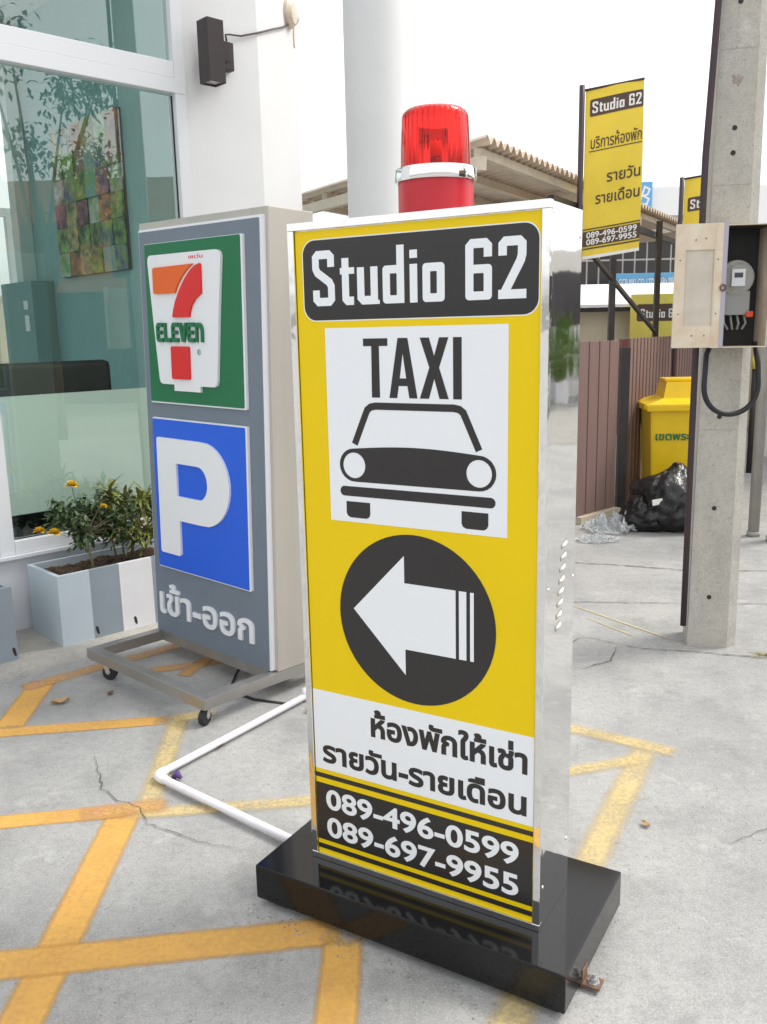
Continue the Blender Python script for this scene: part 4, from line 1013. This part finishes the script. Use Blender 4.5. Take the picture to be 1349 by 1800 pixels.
shape('logo', [stroke([(.52, 5.85), (.34, 5.75), (.30, 5.55), (.40, 5.38), (.52, 5.42)], .06), stroke([(.62, 5.35), (.80, 5.90), (.96, 5.82), (.90, 5.66), (.76, 5.62), (.94, 5.52), (.88, 5.36), (.66, 5.36)], .06)], 'acrylic', tw, .15, .16)
rb = thing('corner_shophouse', 'cream shophouse with maroon awning at the far right behind the drain pipes', 'building', (4.36, 10.0, 0), -.43)
MB().box(0, 3, 0, 4, 0, 6).build('wall', 'bldw', rb); MB().box(-.04, 3, -.6, -.003, 2.42, 2.5).build('awning', 'maroon', rb); MB().box(.1, 1.6, -.02, -.003, .0, 2.1).build('shutter', 'pipe', rb)
for k in range(2): MB().box(.05 + k * 1.5, 1.2 + k * 1.5, -.02, -.003, 3.35, 4.6).build('window', 'darkglass', rb)
MB().box(-.03, 3, -.12, -.003, 3.05, 3.2).build('ledge', 'beam', rb); MB().box(-.03, 3, -.3, -.003, 4.9, 5.1).build('ledge', 'maroon', rb)
lw = MB().box(3.3, 3.9, 12.2, 12.4, 0, 1.32); tag(lw.build('low_wall', 'maroon'), 'maroon garden wall far behind the concrete pole', 'wall')
bl = thing('bollard', 'dark bollard with yellow cap behind the concrete pole', 'bollard', (3.755, 8.9, 0)); MB().tube([(0, 0, 0), (0, 0, 1.05)], .035, 12).build('post', 'darksteel', bl, True); MB().tube([(0, 0, 1.05), (0, 0, 1.17)], .042, 12).build('cap', 'boardy', bl, True)
tag(MB().box(3.3, 3.88, 9.9, 10.2, 0, .62, .03).build('white_block', 'roofw'), 'low white barrier block behind the bollard', 'barrier')

bwl = thing('boundary_wall', 'cream boundary wall closing the yard behind the canopy', 'wall', (-9, 14.5, 0), 0)
MB().box(0, 11.1, 0, .15, 0, 2.1).build('wall', 'bldc', bwl); MB().box(-.03, 11.13, -.04, .19, 2.1, 2.18).build('coping', 'beam', bwl)
for k in range(5): MB().box(k * 2.6, k * 2.6 + .25, -.05, -.003, 0, 2.1).build('pilaster', 'bldc', bwl)
# ---- street to the right, seen in the polished steel and in the window
struct(mobj('road', [(7.8, -60, .004), (12.3, -60, .004), (12.3, 60, .004), (7.8, 60, .004)], [(0, 1, 2, 3)], 'asphalt'))
def cypress(x, y, h, seed):
    t = thing('cypress', 'slim cypress in a white pot along the street', 'tree', (x, y, 0), 0, 'potted cypresses along the street'); rr = random.Random(seed)
    MB().lathe([(0, 0), (.22, 0), (.27, .45), (.24, .45), (.23, .40), (0, .40)], n=20).build('pot', 'planterw', t); MB().tube([(0, 0, .38), (0, 0, h * .9)], [.03, .008], 6).build('trunk', 'stem', t)
    b = MB()
    for k in range(1500):
        z = rr.random() ** 1.2; r = (.36 * math.sin(PI * min(1, z * .75 + .22)) ** 1.2) * rr.random() ** .4; a = rr.uniform(0, 2 * PI)
        leaf(b, Vector((r * math.cos(a), r * math.sin(a), .45 + z * (h - .45))), Vector((math.cos(a), math.sin(a), 1.6)), .11, .035, .1, 2)
    b.build('crown', mat('cypress green', (.10, .20, .04), .6, var=.5, scale=12, col2=(.20, .30, .06)), t)
for k in range(5): cypress(12.9 + .05 * k, 10.6 + k * .95, 1.75 + .2 * (k % 2), k)
wb = thing('white_villa', 'white building with dark glazed bays across the street', 'building', (14.2, 3, 0), 0)
MB().box(0, 5, 0, 12, 0, 3.1).build('wall', 'bldw', wb)
for k in range(6):
    for z in (1.55,): MB().box(-.03, -.002, .5 + k * 1.9, 1.9 + k * 1.9, z, z + 1.1).build('window', 'darkglass', wb)
tc_ = thing('terracotta_house', 'terracotta painted house across the street', 'building', (14.0, -5, 0), 0)
MB().box(0, 5, 0, 6.5, 2.5, 4.9).build('wall', 'orangew', tc_); MB().box(.02, 5, 0, 6.5, 0, 2.5).build('shopfront', 'darksteel', tc_)
for k in range(3):
    for z in (.8, 2.8): MB().box(-.03, -.002, .6 + k * 2, 1.8 + k * 2, z, z + 1.2).build('window', 'darkglass', tc_)
tr = thing('street_tree', 'leafy street tree beside the road', 'tree', (6.9, 1.0, 0))
MB().tube([(0, 0, 0), (.05, 0, 1.2), (-.05, .1, 2.4), (0, 0, 3.4)], [.11, .09, .07, .04], 9).build('trunk', 'stem', tr, True)
b = MB(); lm_ = MB()
for k in range(14):
    a = rl.uniform(0, 2 * PI); q = Vector((math.cos(a) * rl.uniform(.5, 1.3), math.sin(a) * rl.uniform(.5, 1.3), rl.uniform(3.0, 5.4))); lm_.tube([(0, 0, rl.uniform(1.8, 2.8)), q * .5 + Vector((0, 0, 1.3)), q], [.04, .025, .01], 5)
    for j in range(190): leaf(b, q + rv() * rl.uniform(.05, .5), rv(), .12, .06, .5, 2)
lm_.build('limbs', 'stem', tr); b.build('crown', 'leafd', tr)

# loose grit swept against the plinth, the slab edge and the frame
gr = MB(); rg = random.Random(21)
def stone(x, y, r):
    n = len(gr.v); q = [Vector((rg.uniform(.6, 1.2) * r * math.cos(a), rg.uniform(.6, 1.2) * r * math.sin(a), 0)) + Vector((x, y, .0)) for a in (0, 1.3, 2.5, 3.7, 5)]
    gr.v += q + [p.lerp(Vector((x, y, 0)), .45) + Vector((0, 0, r * rg.uniform(.5, 1))) for p in q]
    gr.f += [tuple(range(n + 5, n + 10))] + [(n + i, n + (i + 1) % 5, n + 5 + (i + 1) % 5, n + 5 + i) for i in range(5)]
cT, sT = math.cos(YAW), math.sin(YAW)
for k in range(260):
    u = rg.uniform(-.14, .78); w = -.118 - abs(rg.gauss(0, .035)); stone(-.207 + cT * u - sT * w, 2.1454 + sT * u + cT * w, rg.uniform(.0012, .0042))
for k in range(260):
    p = bw(rg.uniform(.6, 2.6), -.53 - abs(rg.gauss(0, .05))); stone(p.x, p.y, rg.uniform(.0012, .0045))
for k in range(420): stone(rg.uniform(-1.6, 1.8), rg.uniform(1.5, 5), rg.uniform(.0008, .0028))
o = gr.build('grit', mat('grit', (.40, .39, .36), .9, var=.6, scale=40, col2=(.20, .19, .18))); o['kind'] = 'stuff'; tag(o, 'fine loose grit scattered over the concrete', 'grit')
